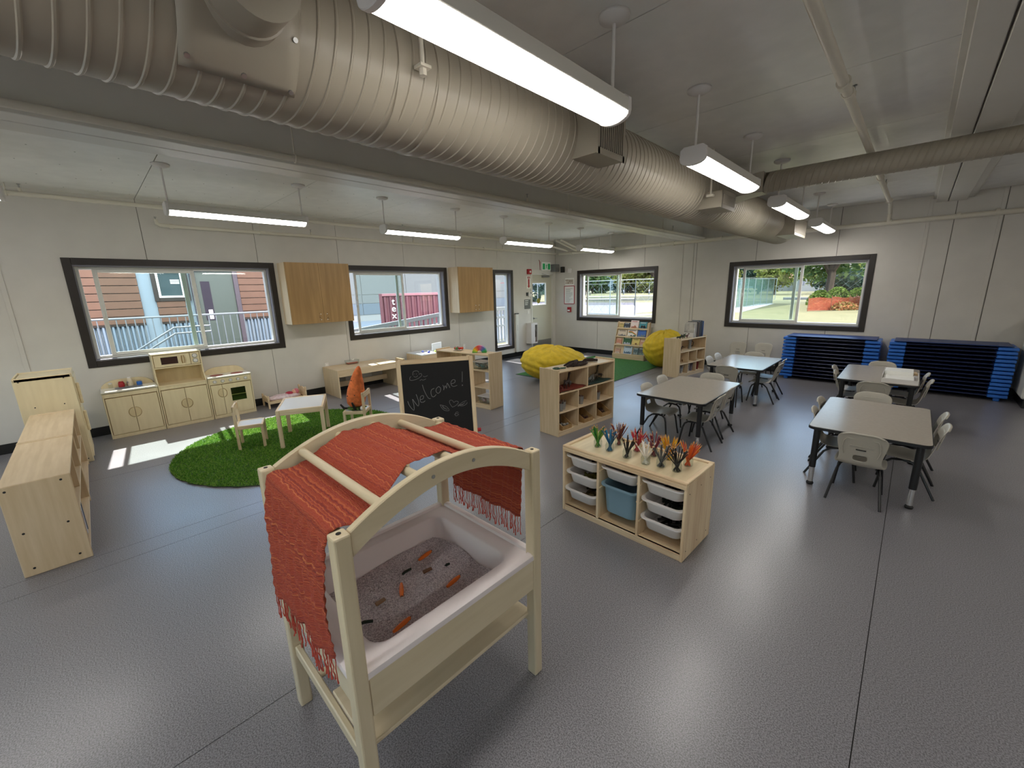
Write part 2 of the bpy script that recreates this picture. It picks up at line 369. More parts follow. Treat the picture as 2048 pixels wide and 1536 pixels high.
b.make('end_cap', M['duct'], t, smooth=True)
for y in (1.05, 1.24, 4.2, 5.02, 6.7):
    b = B(); pr = [(-.02, .001), (-.018, .007), (.018, .007), (.02, .001)]
    b.loft([[(DX + (DR + dr) * math.cos(2 * PI * k / 48), y + q, DZ + (DR + dr) * math.sin(2 * PI * k / 48)) for k in range(48)] for q, dr in pr]); b.make('duct_coupling', M['duct'], t, smooth=True)
# saddle and collar of a branch, upper left of the picture
b = B(); rings = []
for i in range(9):
    y = .33 + .33 * i / 8
    rings.append([(DX + (DR + .0075) * math.cos(R(-58 + 90 * k / 14)), y, DZ + (DR + .0075) * math.sin(R(-58 + 90 * k / 14))) for k in range(15)])
b.loft(rings, closed=False); b.make('saddle_plate', M['duct'], t, smooth=True, solid=.003)
b = B(); cth = R(-6); ax = Vector((math.cos(cth), 0, math.sin(cth))); c0 = Vector((DX, .50, DZ)) + ax * (DR - .03); u_ = Vector((0, 1, 0)); v_ = ax.cross(u_)
b.loft([[tuple(c0 + ax * q + (u_ * math.cos(2 * PI * k / 32) + v_ * math.sin(2 * PI * k / 32)) * rr) for k in range(32)] for q, rr in ((0, .125), (.03, .115), (.05, .11), (.052, .116), (.06, .116), (.062, .11), (.2, .11))])
b.make('branch_collar', M['duct'], t, smooth=True)
b = B()
for y, a in ((.35, -50), (.5, -52), (.645, -54), (.645, -20), (.35, -10)):
    p = Vector((DX + (DR + .008) * math.cos(R(a)), y, DZ + (DR + .008) * math.sin(R(a)))); n_ = Vector((math.cos(R(a)), 0, math.sin(R(a)))); b.cyl(p, p + n_ * .006, .008, n=10)
b.make('screw_head', M['alu'], t, kind='stuff')
def vent(y0, y1, z0, z1, xf):
    o = B().box(DX + .1, y0, z0, xf, y1, z1).make('vent_box', M['duct'], t, bevel=.003)
    b = B().box(xf - .001, y0 + .02, z0 + .03, xf + .003, y1 - .02, z1 - .03); b.make('vent_opening', M['dark'], o)
    b = B(); k = y0 + .03
    while k < y1 - .02: b.box(xf, k, z0 + .03, xf + .008, k + .009, z1 - .03); k += .022
    b.make('louvre', M['duct'], o, kind='stuff')
    B().box(xf - .002, y0 - .006, z0 - .006, xf + .004, y0 + .02, z1 + .006).box(xf - .002, y1 - .02, z0 - .006, xf + .004, y1 + .006, z1 + .006).box(xf - .002, y0, z0 - .006, xf + .004, y1, z0 + .03).box(xf - .002, y0, z1 - .03, xf + .004, y1, z1 + .006).make('vent_frame', M['duct'], o)
vent(2.24, 2.54, 2.45, 2.72, -1.45); vent(4.37, 4.76, 2.40, 2.55, -1.45); vent(7.6, 8.4, 2.39, 2.65, -1.45)
# hanger rods with strut and nut
b = B().cyl((-1.555, 1.12, 2.56), (-1.555, 1.12, ZC), .009, n=10).box(-1.58, 1.095, 2.555, -1.53, 1.145, 2.566).cyl((-1.555, 1.12, 2.53), (-1.555, 1.12, 2.556), .016, n=6)
b.make('hanger_rod', M['pipe'], t)
b = B().cyl((-1.53, 4.3, 2.5), (-1.53, 4.3, ZC), .008, n=8).box(-1.56, 4.28, 2.49, -1.50, 4.32, 2.51); b.make('hanger_rod', M['pipe'], t)
# small duct crossing the room
t = thing('branch_duct', 'thin cream spiral duct crossing the ceiling to the right, under the pipe', 'duct')
b = B(); spiral(b, (0, 5.04, 2.675), .094, -1.28, XR, .05, axis='x', h=.003, n=32, starts=3, gw=.01); b.make('duct_shell', M['duct'], t, smooth=True)
b = B().loft([[(x, 5.04 + s * w_, z + s2 * .001) for s, z, s2 in ((-1, z0, 0), (1, z0, 0), (1, z1, 0), (-1, z1, 0))] for x, w_, z0, z1 in ((-1.66, .2, 2.53, 2.74), (-1.42, .13, 2.57, 2.75), (-1.26, .1, 2.58, 2.77))])
b.make('takeoff_box', M['duct'], t, bevel=.004)
# pendant lamps
def lamp_proto(label):
    t = thing('pendant_lamp', label, 'lamp', (0, 0, 0)); L = 1.27; w_ = .085
    prof = [(-w_, 0), (-w_ * .98, .055), (-w_ * .7, .075), (w_ * .7, .075), (w_ * .98, .055), (w_, 0)]
    b = B().prism([(u, v + 2.49) for u, v in prof], 0, L, 'y'); b.make('housing', M['steel'], t, smooth=True, bevel=.003)
    b = B(); arc = [(w_ * .95 * math.cos(a), 2.49 - .035 * math.sin(a)) for a in [PI * k / 10 for k in range(11)]]
    b.prism([(-x, z) for x, z in arc], .022, L - .022, 'y'); b.make('diffuser', M['lamp'], t, smooth=True)
    capp = [(-w_ * 1.03, 2.50), (-w_ * 1.0, 2.55), (-w_ * .72, 2.568), (w_ * .72, 2.568), (w_ * 1.0, 2.55), (w_ * 1.03, 2.50)] + [(w_ * 1.0 * math.cos(a), 2.49 - .04 * math.sin(a)) for a in [PI * k / 10 for k in range(11)]]
    for y0 in (-.004, L - .022): B().prism(capp, y0, y0 + .026, 'y').make('end_cap', M['white'], t, bevel=.003)
    for y in (.03, L - .03):
        B().cyl((0, y, 2.56), (0, y, ZC - .03), .008, n=10).make('rod', M['white'], t, smooth=True)
        b = B().lathe([(.012, -.034), (.04, -.03), (.07, -.014), (.072, 0)], 24, (0, y, ZC)); b.make('canopy', M['white'], t, smooth='all')
    return t
seq = ['nearest the camera, cut by the top of the frame', 'second from the camera', 'third from the camera', 'farthest, close to the far wall']
P0 = lamp_proto('long white pendant lamp nearest the camera, cut by the top of the frame'); P0.location = (-1.18, .70, 0); P0['group'] = 'pendant lamps right of the big duct'
for k in range(1, 4): dup(P0, (-1.18, .70 + 2.25 * k, 0), label='long white pendant lamp right of the big duct, ' + seq[k])
seq = ['cut by the left edge of the picture', 'over the play kitchen', 'over the low table by the wall', 'second from the far corner', 'nearest the far corner']
for k in range(-1, 4): dup(P0, (-5.22, .70 + 2.25 * k, 0), label='slim white pendant lamp on the window side, ' + seq[k + 1], group='pendant lamps on the window side')
for x, y in ((-1.18, -1.55), (-1.18, -3.5), (-5.22, -3.6 + .2), (2.6, -1.55), (2.6, .7), (2.6, 2.95), (2.6, 5.2)):
    dup(P0, (x, y, 0), label='long white pendant lamp behind or beside the camera', group='pendant lamps outside the picture')
# sprinkler pipes
def head(b, p, up=.1):
    b.cyl(p, (p[0], p[1], p[2] + up), .009, n=8); b.cyl((p[0], p[1], p[2] + up), (p[0], p[1], p[2] + up + .008), .02, n=10)
def sprk(x, y, z, par):
    b = B(); b.cyl((x, y, z), (x, y, z + .05), .013, n=8); b.make('sprinkler_stub', M['pipe'], par)
    b = B(); b.cyl((x, y, z + .05), (x, y, z + .085), .006, n=6).cyl((x, y, z + .085), (x, y, z + .089), .014, n=10); b.make('sprinkler_head', M['alu'], par)
def clampo(x, y, z, r, par, top=ZC, axis='y'):
    b = B(); ring = [(x + (r + .004) * math.cos(a), y, z + (r + .004) * math.sin(a)) if axis == 'y' else (x, y + (r + .004) * math.cos(a), z + (r + .004) * math.sin(a)) for a in [2 * PI * k / 14 for k in range(14)]]
    b.tube(ring, .005, 6, loop=True); b.cyl((x, y, z + r), (x, y, top), .005, n=6); b.make('pipe_hanger', M['pipe'], par)
t = thing('sprinkler_pipe', 'white sprinkler pipe running along the window wall above the windows', 'pipe')
B().tube([(-7.05, .83, 2.66), (-7.05, .83, 2.62), (-7.05, .86, 2.595), (-7.05, 1.0, 2.592), (-7.05, 9.0, 2.585)], .022, 12).make('pipe_run', M['pipe'], t, smooth=True)
for y in (.83, 2.72, 4.6, 7.0): sprk(-7.05, y, 2.6, t)
for y in (2.0, 5.6, 8.2): clampo(-7.05, y, 2.59, .022, t)
for y in (.95, 6.4): B().cyl((-7.05, y, 2.59), (-7.05, y + .04, 2.59), .03, n=14).make('pipe_collar', M['pipe'], t, smooth=True)
t = thing('sprinkler_pipe', 'white sprinkler pipe running beside the steel beam under the big duct', 'pipe')
B().tube([(-3.22, YB, 2.6), (-3.22, 8.9, 2.6)], .021, 12).make('pipe_run', M['pipe'], t, smooth=True)
for y in (3.6, 7.4): sprk(-3.22, y, 2.61, t)
for y in (1.2, 4.35, 7.0): clampo(-3.22, y, 2.6, .021, t)
t = thing('sprinkler_pipe', 'cream sprinkler pipe running away under the ceiling right of the pendant lamps', 'pipe')
B().tube([(-.478, YB, 2.81), (-.478, 8.7, 2.81), (-.478, 8.98, 2.7), (-.478, 8.98, 2.56)], .027, 12).make('pipe_run', M['pipe'], t, smooth=True)
for y in (3.68, 7.2): sprk(-.47, y, 2.815, t)
for y in (3.5, 6.5): clampo(-.478, y, 2.81, .027, t)
for y in (3.3, 8.4): B().cyl((-.478, y, 2.81), (-.478, y + .07, 2.81), .037, n=14).make('pipe_collar', M['pipe'], t, smooth=True)
t = thing('sprinkler_pipe', 'thick cream sprinkler main running across the far wall above the windows', 'pipe')
B().tube([(-6.95, 9.0, 2.57), (XR, 9.0, 2.55)], .036, 14).make('pipe_run', M['pipe'], t, smooth=True)
for x in (-6.55, -5.3, -4.2, -3.9, -2.95, -.48, .25, .62): B().cyl((x, 9.0, 2.565), (x + .04, 9.0, 2.565), .047, n=14).make('pipe_collar', M['pipe'], t, smooth=True)
for x in (-6.1, -4.6, -2.2, .9): clampo(x, 9.0, 2.565, .036, t, axis='x')
b = B().cyl((-6.35, 8.95, 2.6), (-6.75, 8.6, 2.87), .022, n=10).cyl((-6.2, 8.95, 2.6), (-6.6, 8.6, 2.87), .022, n=10); b.make('sway_brace', M['pipe'], t, smooth=True)
t = thing('sprinkler_pipe', 'white sprinkler pipe high along the window wall at the ceiling edge', 'pipe')
B().tube([(-6.98, YB, 2.80), (-6.98, 8.3, 2.80), (-6.6, 8.9, 2.62)], .024, 12).make('pipe_run', M['pipe'], t, smooth=True)
for y in (-.35, 4.1, 7.6): clampo(-6.98, y, 2.8, .024, t)
sprk(-6.98, 4.35, 2.81, t); sprk(-6.98, -.25, 2.81, t)

# ================================================================ WALL CABINETS AND DEVICES
def wall_cab(y0, y1, z0, z1, label, holes):
    t = thing('wall_cabinet', label, 'cabinet', (XL, y0, z0), 0, 'plywood wall cabinets between the windows'); H = z1 - z0; W = y1 - y0; ym = W / 2
    b = B().box(0, 0, 0, .31, .018, H).box(0, W - .018, 0, .31, W, H).box(0, .018, 0, .31, W - .018, .018).box(0, .018, H - .018, .31, W - .018, H).box(0, .018, .018, .01, W - .018, H - .018)
    b.make('carcass', M['plyside'], t)
    for a0, a1, hy in ((.001, ym - .0015, ym - .06), (ym + .0015, W - .001, ym + .06)):
        d = B().box(.311, a0, 0, .33, a1, H).make('door', M['ply'], t, bevel=.0015)
        if holes:
            s = 1 if hy > ym else -1
            for dz in (.03, .12): B().cyl((.33, hy - s * .01, dz + .02), (.334, hy - s * .01, dz + .02), .007, n=10).make('pull_hole', M['signw'], d)
            b = B()
            for i in range(8): b.cyl((.3295, hy - s * .005 + random.uniform(-.025, .025), .03 + i * .018), (.3305, hy - s * .005 + random.uniform(-.02, .02), .03 + i * .018), .003, n=6)
            b.make('drilled_hole', M['dark'], d, kind='stuff')
wall_cab(2.20, 3.19, 1.235, 2.17, 'plywood wall cabinet with two doors between the two wide side windows', True)
wall_cab(5.505, 6.49, 1.233, 2.172, 'plywood wall cabinet beside the tall narrow window', True)
def dev(name, label, cat, x0, x1, y0, y1, z0, z1, mt, extra=(), bev=.004, group=None):
    t = thing(name, label, cat, (0, 0, 0), 0, group)
    B().box(x0, y0, z0, x1, y1, z1).make('body', mt, t, bevel=bev, seg=2)
    for nm, q, m_ in extra: B().box(*q).make(nm, m_, t)
    return t
W0 = XL
# exit sign (running man) on the wall above the door
t = thing('exit_sign', 'green running-man exit sign above the corner door', 'sign')
B().box(W0, 8.53, 2.165, W0 + .05, 8.90, 2.37).make('body', M['signw'], t, bevel=.006, seg=2)
B().box(W0 + .05, 8.56, 2.185, W0 + .0515, 8.655, 2.335).box(W0 + .05, 8.775, 2.185, W0 + .0515, 8.87, 2.335).make('green_field', M['green'], t)
b = B(); X0 = W0 + .0515
b.ball((X0, 8.722, 2.315), .011, 6, (.15, 1, 1)); b.tube([(X0, 8.722, 2.30), (X0, 8.712, 2.26)], .009, 6); b.tube([(X0, 8.712, 2.26), (X0, 8.735, 2.235), (X0, 8.728, 2.205)], .006, 6)
b.tube([(X0, 8.712, 2.26), (X0, 8.70, 2.225), (X0, 8.68, 2.215)], .006, 6); b.tube([(X0, 8.722, 2.298), (X0, 8.742, 2.275), (X0, 8.752, 2.29)], .0045, 6); b.tube([(X0, 8.72, 2.298), (X0, 8.698, 2.285), (X0, 8.69, 2.262)], .0045, 6)
b.make('running_man', M['green'], t)
B().tube([(W0 + .01, 8.50, 2.17), (W0 + .01, 8.49, 2.38), (W0 + .01, 8.46, 2.42)], .006, 6).make('conduit', M['red'], t)
t = thing('door_operator', 'grey speaker box mounted over the hinge end of the corner door', 'speaker')
B().box(W0, 8.93, 2.13, W0 + .16, 9.13, 2.32).make('body', M['grey'], t, bevel=.01, seg=2); B().box(W0 + .16, 8.95, 2.15, W0 + .163, 9.11, 2.30).make('grille', M['alu'], t)
t = thing('fire_alarm', 'red fire alarm horn high on the wall left of the exit sign', 'alarm')
B().box(W0, 7.985, 2.06, W0 + .05, 8.125, 2.185).make('body', M['red'], t, bevel=.008, seg=2); B().ball((W0 + .05, 8.07, 2.12), .03, 8, (.4, 1, 1)).make('strobe', M['white'], t, smooth=True)
# fire extinguisher arrow sign
t = thing('extinguisher_sign', 'white sign with red downward arrow beside the corner door', 'sign')
B().box(W0, 7.965, 1.70, W0 + .006, 8.14, 2.015).make('plate', M['signw'], t)
b = B().box(W0 + .006, 8.005, 1.955, W0 + .008, 8.10, 2.0).box(W0 + .006, 8.025, 1.77, W0 + .008, 8.08, 1.94)
b.prism([(8.0, 1.77), (8.105, 1.77), (8.0525, 1.715)], W0 + .006, W0 + .008, 'x'); b.make('red_arrow', M['red'], t)
def text(name, s, size, mt, par, loc, rot, align='CENTER', ext=.0008, sx=1):
    c = bpy.data.curves.new(name, 'FONT'); c.body = s; c.size = size; c.align_x = align; c.align_y = 'CENTER'; c.extrude = ext; c.materials.append(mt)
    o = bpy.data.objects.new(name, c); COL.objects.link(o); o.parent = par; o.location = loc; o.rotation_euler = rot
    bpy.context.view_layer.update(); me = bpy.data.meshes.new_from_object(o.evaluated_get(bpy.context.evaluated_depsgraph_get())); bpy.data.objects.remove(o, do_unlink=True)
    o = bpy.data.objects.new(name, me); COL.objects.link(o); o.parent = par; o.location = loc; o.rotation_euler = rot; return o
text('lettering', 'FIRE', .034, M['signw'], t, (W0 + .0085, 8.0525, 1.977), (PI / 2, 0, PI / 2))
t = thing('thermostat', 'white thermostat on the wall under the red arrow sign', 'thermostat')
B().box(W0, 8.02, 1.50, W0 + .028, 8.155, 1.62).make('body', M['white'], t, bevel=.005, seg=2); B().box(W0 + .028, 8.07, 1.585, W0 + .029, 8.13, 1.602).make('display', M['dark'], t)
t = dev('wall_sensor', 'small black sensor on the wall left of the thermostat', 'sensor', W0, W0 + .035, 7.955, 7.995, 1.52, 1.605, M['black'])
t = thing('room_sign', 'dark grey room sign with white lettering beside the corner door', 'sign')
B().box(W0, 7.875, 1.19, W0 + .006, 8.105, 1.43).make('plate', mat('sign_grey', '5A5B58', .5), t, bevel=.002)
b = B()
for z, y1 in ((1.385, 8.03), (1.335, 8.02), (1.29, 8.0)):
    y = 7.90
    while y < y1: wd = random.uniform(.008, .02); b.box(W0 + .006, y, z, W0 + .007, min(y + wd, y1), z + .022); y += wd + .005
b.make('lettering', M['signw'], t)
t = thing('light_switch', 'white light switch under the grey room sign', 'switch')
B().box(W0, 7.985, 1.06, W0 + .006, 8.06, 1.16).make('plate', M['white'], t, bevel=.002); B().box(W0 + .006, 8.01, 1.09, W0 + .01, 8.035, 1.13).make('rocker', M['signw'], t)
# extinguisher cabinet
t = thing('extinguisher_cabinet', 'white wall box with a narrow window holding the fire extinguisher', 'cabinet')
b = B()
for q in cuts(7.93, 8.18, .30, .83, [(8.075, 8.165, .335, .78)]): b.box(W0 + .17, q[0], q[2], W0 + .185, q[1], q[3])
b.box(W0, 7.93, .30, W0 + .17, 7.945, .83).box(W0, 8.165, .30, W0 + .17, 8.18, .83).box(W0, 7.945, .30, W0 + .17, 8.165, .315).box(W0, 7.945, .815, W0 + .17, 8.165, .83)
b.make('case', M['white'], t, bevel=.003)
B().box(W0 + .176, 8.075, .335, W0 + .179, 8.165, .78).make('pane', M['jar'], t)
t = thing('fire_extinguisher', 'red fire extinguisher with black hose inside the white wall box', 'extinguisher')
B().lathe([(.05, 0), (.055, .01), (.055, .24), (.045, .28), (.018, .31), (.015, .33)], 20, (W0 + .09, 8.10, .317)).make('cylinder', M['red'], t, smooth=True)
B().box(W0 + .144, 8.08, .36, W0 + .146, 8.13, .45).make('paper_label', M['signw'], t)
B().box(W0 + .06, 8.09, .645, W0 + .16, 8.11, .66).tube([(W0 + .09, 8.1, .64), (W0 + .14, 8.12, .66), (W0 + .15, 8.14, .58), (W0 + .14, 8.15, .46)], .009, 8).make('valve_and_hose', M['black'], t)
t = thing('wall_tube', 'slim white vertical tube mounted beside the tall narrow window', 'wall tube')
B().box(W0, 7.50, .12, W0 + .05, 7.61, 1.09).make('body', M['vinyl'], t, bevel=.02, seg=3); B().box(W0, 7.495, 1.085, W0 + .055, 7.615, 1.105).box(W0, 7.495, .105, W0 + .055, 7.615, .122).make('end_cap', M['black'], t, bevel=.004)
b = B()
for k in range(5): b.cyl((W0 + .05, 7.555, .68 + k * .03), (W0 + .052, 7.555, .68 + k * .03), .008, n=8)
b.make('marking', M['grey'], t)
for y, z, lb in ((2.76, .47, 'white wall outlet above the left end of the low wooden table'), (5.83, .46, 'white wall outlet under the second wall cabinet')):
    t = thing('wall_outlet', lb, 'outlet', (W0, y, z), 0, 'wall outlets'); B().box(0, -.035, -.057, .006, .035, .057).make('plate', M['white'], t, bevel=.002)
    for dz in (-.022, .022): B().box(.006, -.016, dz - .012, .008, .016, dz + .012).make('socket', M['signw'], t)
# far wall, left of the window
F0 = YF
t = dev('wall_camera', 'small black box high in the corner of the far wall', 'camera', -6.95, -6.87, F0 - .09, F0, 2.10, 2.25, M['black'])
t = dev('motion_sensor', 'small white motion sensor high on the far wall near the corner', 'sensor', -6.74, -6.64, F0 - .06, F0, 2.08, 2.2, M['white'], bev=.02)
t = thing('photo_print', 'small brown picture pinned on the far wall above the red-framed notice', 'picture')
B().box(-6.86, F0 - .003, 1.76, -6.57, F0, 1.95).make('paper', M['signw'], t); B().box(-6.845, F0 - .005, 1.80, -6.585, F0 - .003, 1.915).make('image', mat('sepia_print', '8C7A68', .6, c2='D8D2C8', nscale=30), t)
t = thing('framed_notice', 'white notice sheet in a red frame on the far wall', 'notice')
b = B()
for q in cuts(-6.885, -6.545, 1.27, 1.75, [(-6.87, -6.56, 1.285, 1.735)]): b.box(q[0], F0 - .012, q[2], q[1], F0, q[3])
b.make('frame', M['red'], t); B().box(-6.87, F0 - .006, 1.285, -6.56, F0, 1.735).make('sheet', M['signw'], t)
b = B()
for k in range(14): b.box(-6.83, F0 - .007, 1.32 + k * .027, -6.83 + random.uniform(.1, .24), F0 - .006, 1.327 + k * .027)
b.make('printed_line', M['grey'], t, kind='stuff')
t = thing('pull_station', 'red fire pull station on the far wall beneath the notice', 'alarm')
B().box(-6.755, F0 - .05, 1.06, -6.645, F0, 1.19).make('body', M['red'], t, bevel=.006); B().box(-6.735, F0 - .056, 1.085, -6.665, F0 - .05, 1.12).make('handle', M['signw'], t)
# ================================================================ SENSORY TABLE (nearest thing)
def hyp(a, b_): return math.sqrt(a * a + b_ * b_)
ST = thing('sensory_table', 'pale wooden arched frame holding a white play tub full of rice', 'play table', (-1.318, .745, 0))
PX, PY = .312, .385
for sx in (-1, 1):
    for sy in (-1, 1):
        x, y = sx * PX, sy * PY
        b = B().box(x - .0235, y - .0235, 0, x + .0235, y + .0235, 1.066); o = b.make('post', M['beech'], ST, bevel=.006, seg=2)
        B().cyl((x, y, 1.0655), (x, y, 1.0675), .007, n=12).make('bolt_hole', M['dark'], o)
        B().box(x - .021, y - .021, 0.0005, x + .021, y + .021, .006).make('foot_pad', M['grey'], o)
def arcz(y): return 1.048 + .118 * (1 - (y / PY) ** 2)
for sx in (-1, 1):
    b = B(); N = 24; top = []; bot = []
    for k in range(N + 1):
        y = -PY + .024 + (2 * PY - .048) * k / N; top.append((y, arcz(y))); bot.append((y, arcz(y) - .066 - .012 * abs(y) / PY))
    b.prism(top + bot[::-1], sx * PX - .013, sx * PX + .013, 'x'); a = b.make('arch_rail', M['beechy'], ST, bevel=.003)
    for y in (-.088, .075): B().cyl((sx * (PX + .0125), y, arcz(y) - .035), (sx * (PX + .0145), y, arcz(y) - .035), .0065, n=14).make('screw_head', M['alu'], a)
DW = [(-.372, 1.04), (-.257, 1.092), (-.113, 1.118), (.037, 1.122), (.17, 1.10), (.372, 1.04)]
for y, z in DW: B().cyl((-PX + .012, y, z), (PX - .012, y, z), .0155, n=18).make('dowel', M['beechx'], ST, smooth=True)
# tub panels, rails and lower shelf
for sx in (-1, 1): B().box(sx * (PX + .012) - .008, -PY + .024, .452, sx * (PX + .012) + .008, PY - .024, .59).make('side_panel', M['beechy'], ST, bevel=.002)
for sy in (-1, 1):
    B().box(-PX + .024, sy * (PY - .005) - .008, .452, PX - .024, sy * (PY - .005) + .008, .585).make('end_panel', M['beechx'], ST, bevel=.002)
    B().box(-PX + .024, sy * PY - .011, .255, PX - .024, sy * PY + .011, .30).make('stretcher', M['beechx'], ST, bevel=.004)
B().box(-.07 + .1, -PY + .01, .302, .30, PY - .01, .318).make('lower_shelf', M['beechy'], ST, bevel=.003)
B().cyl((-.10, -PY + .01, .285), (-.10, PY - .01, .285), .014, n=14).make('lower_dowel', M['beechy'], ST, smooth=True)
b = B(); W_, D_ = .655, .80
def tubr(w_, d, z, r): return rrect(w_, d, r, 5, z)
rs = [tubr(W_, D_, .578, .02), tubr(W_ + .012, D_ + .012, .592, .026), tubr(W_ + .008, D_ + .008, .609, .024), tubr(W_ - .02, D_ - .02, .615, .02), tubr(W_ - .052, D_ - .052, .613, .02), tubr(W_ - .06, D_ - .06, .602, .02),
      tubr(W_ - .14, D_ - .18, .598, .06), tubr(W_ - .155, D_ - .2, .592, .06), tubr(W_ - .18, D_ - .235, .45, .06), tubr(W_ - .22, D_ - .28, .425, .05), tubr(.05, .05, .424, .02)]
rs = rs + [tubr(.05, .05, .415, .02), tubr(W_ - .2, D_ - .26, .416, .05), tubr(W_ - .165, D_ - .22, .45, .06), tubr(W_ - .08, D_ - .1, .575, .04)]
b.loft(rs, loop=True); tubo = b.make('tub', M['tub'], ST, smooth=True, ang=60)
# posts pass through the rim corners of the tub: pull the rim corners in
RICE = mat('grey_rice', 'F4EEF0', .8); RICED = mat('dark_rice', 'B4A8B0', .8)
b = B(); nx, ny = 36, 44; rx, ry = .235, .283
def rz_(x, y): return .497 + .018 * math.sin(7 * x + 1) * math.cos(6 * y) + .02 * (x * -.4 + y * .3) + .010 * math.sin(23 * x + 11 * y)
vs = []
for j in range(ny + 1):
    for i in range(nx + 1):
        x, y = -rx + 2 * rx * i / nx, -ry + 2 * ry * j / ny
        vs.append((x, y, rz_(x, y) + random.uniform(-.003, .003)))
b.add(vs, [(j * (nx + 1) + i, j * (nx + 1) + i + 1, (j + 1) * (nx + 1) + i + 1, (j + 1) * (nx + 1) + i) for j in range(ny) for i in range(nx)])
b.make('rice_bed', mat('rice_bed', 'EFE8EC', .9, noise=.45, nscale=160, bump=.8, bscale=160), ST, kind='stuff')
b = B()
for k in range(13000):
    x, y = random.uniform(-rx, rx), random.uniform(-ry, ry); z = rz_(x, y) + random.uniform(0, .0045)
    a = random.uniform(0, PI); e = random.uniform(-.5, .5); l = .0042; u = Vector((math.cos(a) * math.cos(e), math.sin(a) * math.cos(e), math.sin(e))) * l
    v = Vector((-math.sin(a), math.cos(a), 0)) * .0014; n_ = Vector((0, 0, .0013)); p = Vector((x, y, z))
    b.add([p - u, p + u, p + v, p - v, p + n_], [(0, 3, 4), (3, 1, 4), (1, 2, 4), (2, 0, 4)], 1 if random.random() < .25 else 0)
b.make('rice_grains', [RICE, RICED], ST, kind='stuff')
# little toys lying on the rice: each a thing
OR = mat('toy_orange', 'F07A24', .5); BR = mat('toy_brown', '6B4220', .6); DG = mat('toy_dark_green', '0E2418', .5)
toys = [(-1.46, .89, 'o', 40, 'orange toy carrot by the far corner of the rice'), (-1.42, .77, 'g', 35, 'thin dark green toy stick on the rice near the window-side wall of the tub'),
        (-1.34, .82, 'b', 30, 'dark brown toy chip in the upper middle of the rice'), (-1.30, .90, 'g2', 30, 'tiny dark green toy piece on the rice by the right wall of the tub'),
        (-1.21, .86, 'o', 40, 'orange toy carrot on the right side of the rice'), (-1.33, .69, 'o', -50, 'orange toy carrot in the middle of the rice'),
        (-1.34, .60, 'b', 40, 'light brown toy chip left of the middle carrot'), (-1.29, .52, 'g', 0, 'dark green toy stick in the lower left of the rice'), (-1.16, .59, 'o', 40, 'orange toy carrot at the near end of the rice')]
for x, y, k, a, lb in toys:
    z = rz_(x + 1.318, y - .745) + .009
    t = thing('toy_' + {'o': 'carrot', 'g': 'stick', 'b': 'chip', 'g2': 'stick'}[k], lb, 'toy', (x, y, z), R(a + 20 if a < 0 else a + 60), 'toys on the rice')
    b = B()
    if k == 'o':
        b.tube([(-.038, 0, 0), (-.02, 0, 0), (.014, 0, 0), (.038, 0, 0)], [.005, .008, .009, .006], 10); b.make('root', OR, t, smooth=True); B().tube([(.037, 0, 0), (.046, .002, 0)], [.003, .002], 6).make('stalk', BR, t)
    elif k == 'b': b.prism([(-.022, -.009), (.02, -.013), (.024, .004), (-.016, .011)], -.003, .004, 'z'); b.make('chip', BR if 'dark' in lb else mat('tan_chip', '8C6A48', .6), t, bevel=.002)
    else:
        l = .022 if k == 'g' else .010; b.tube([(-l, 0, 0), (-l * .4, .002, .001), (l, 0, 0)], [.005, .006, .005], 8); b.make('stick', DG, t, smooth=True)
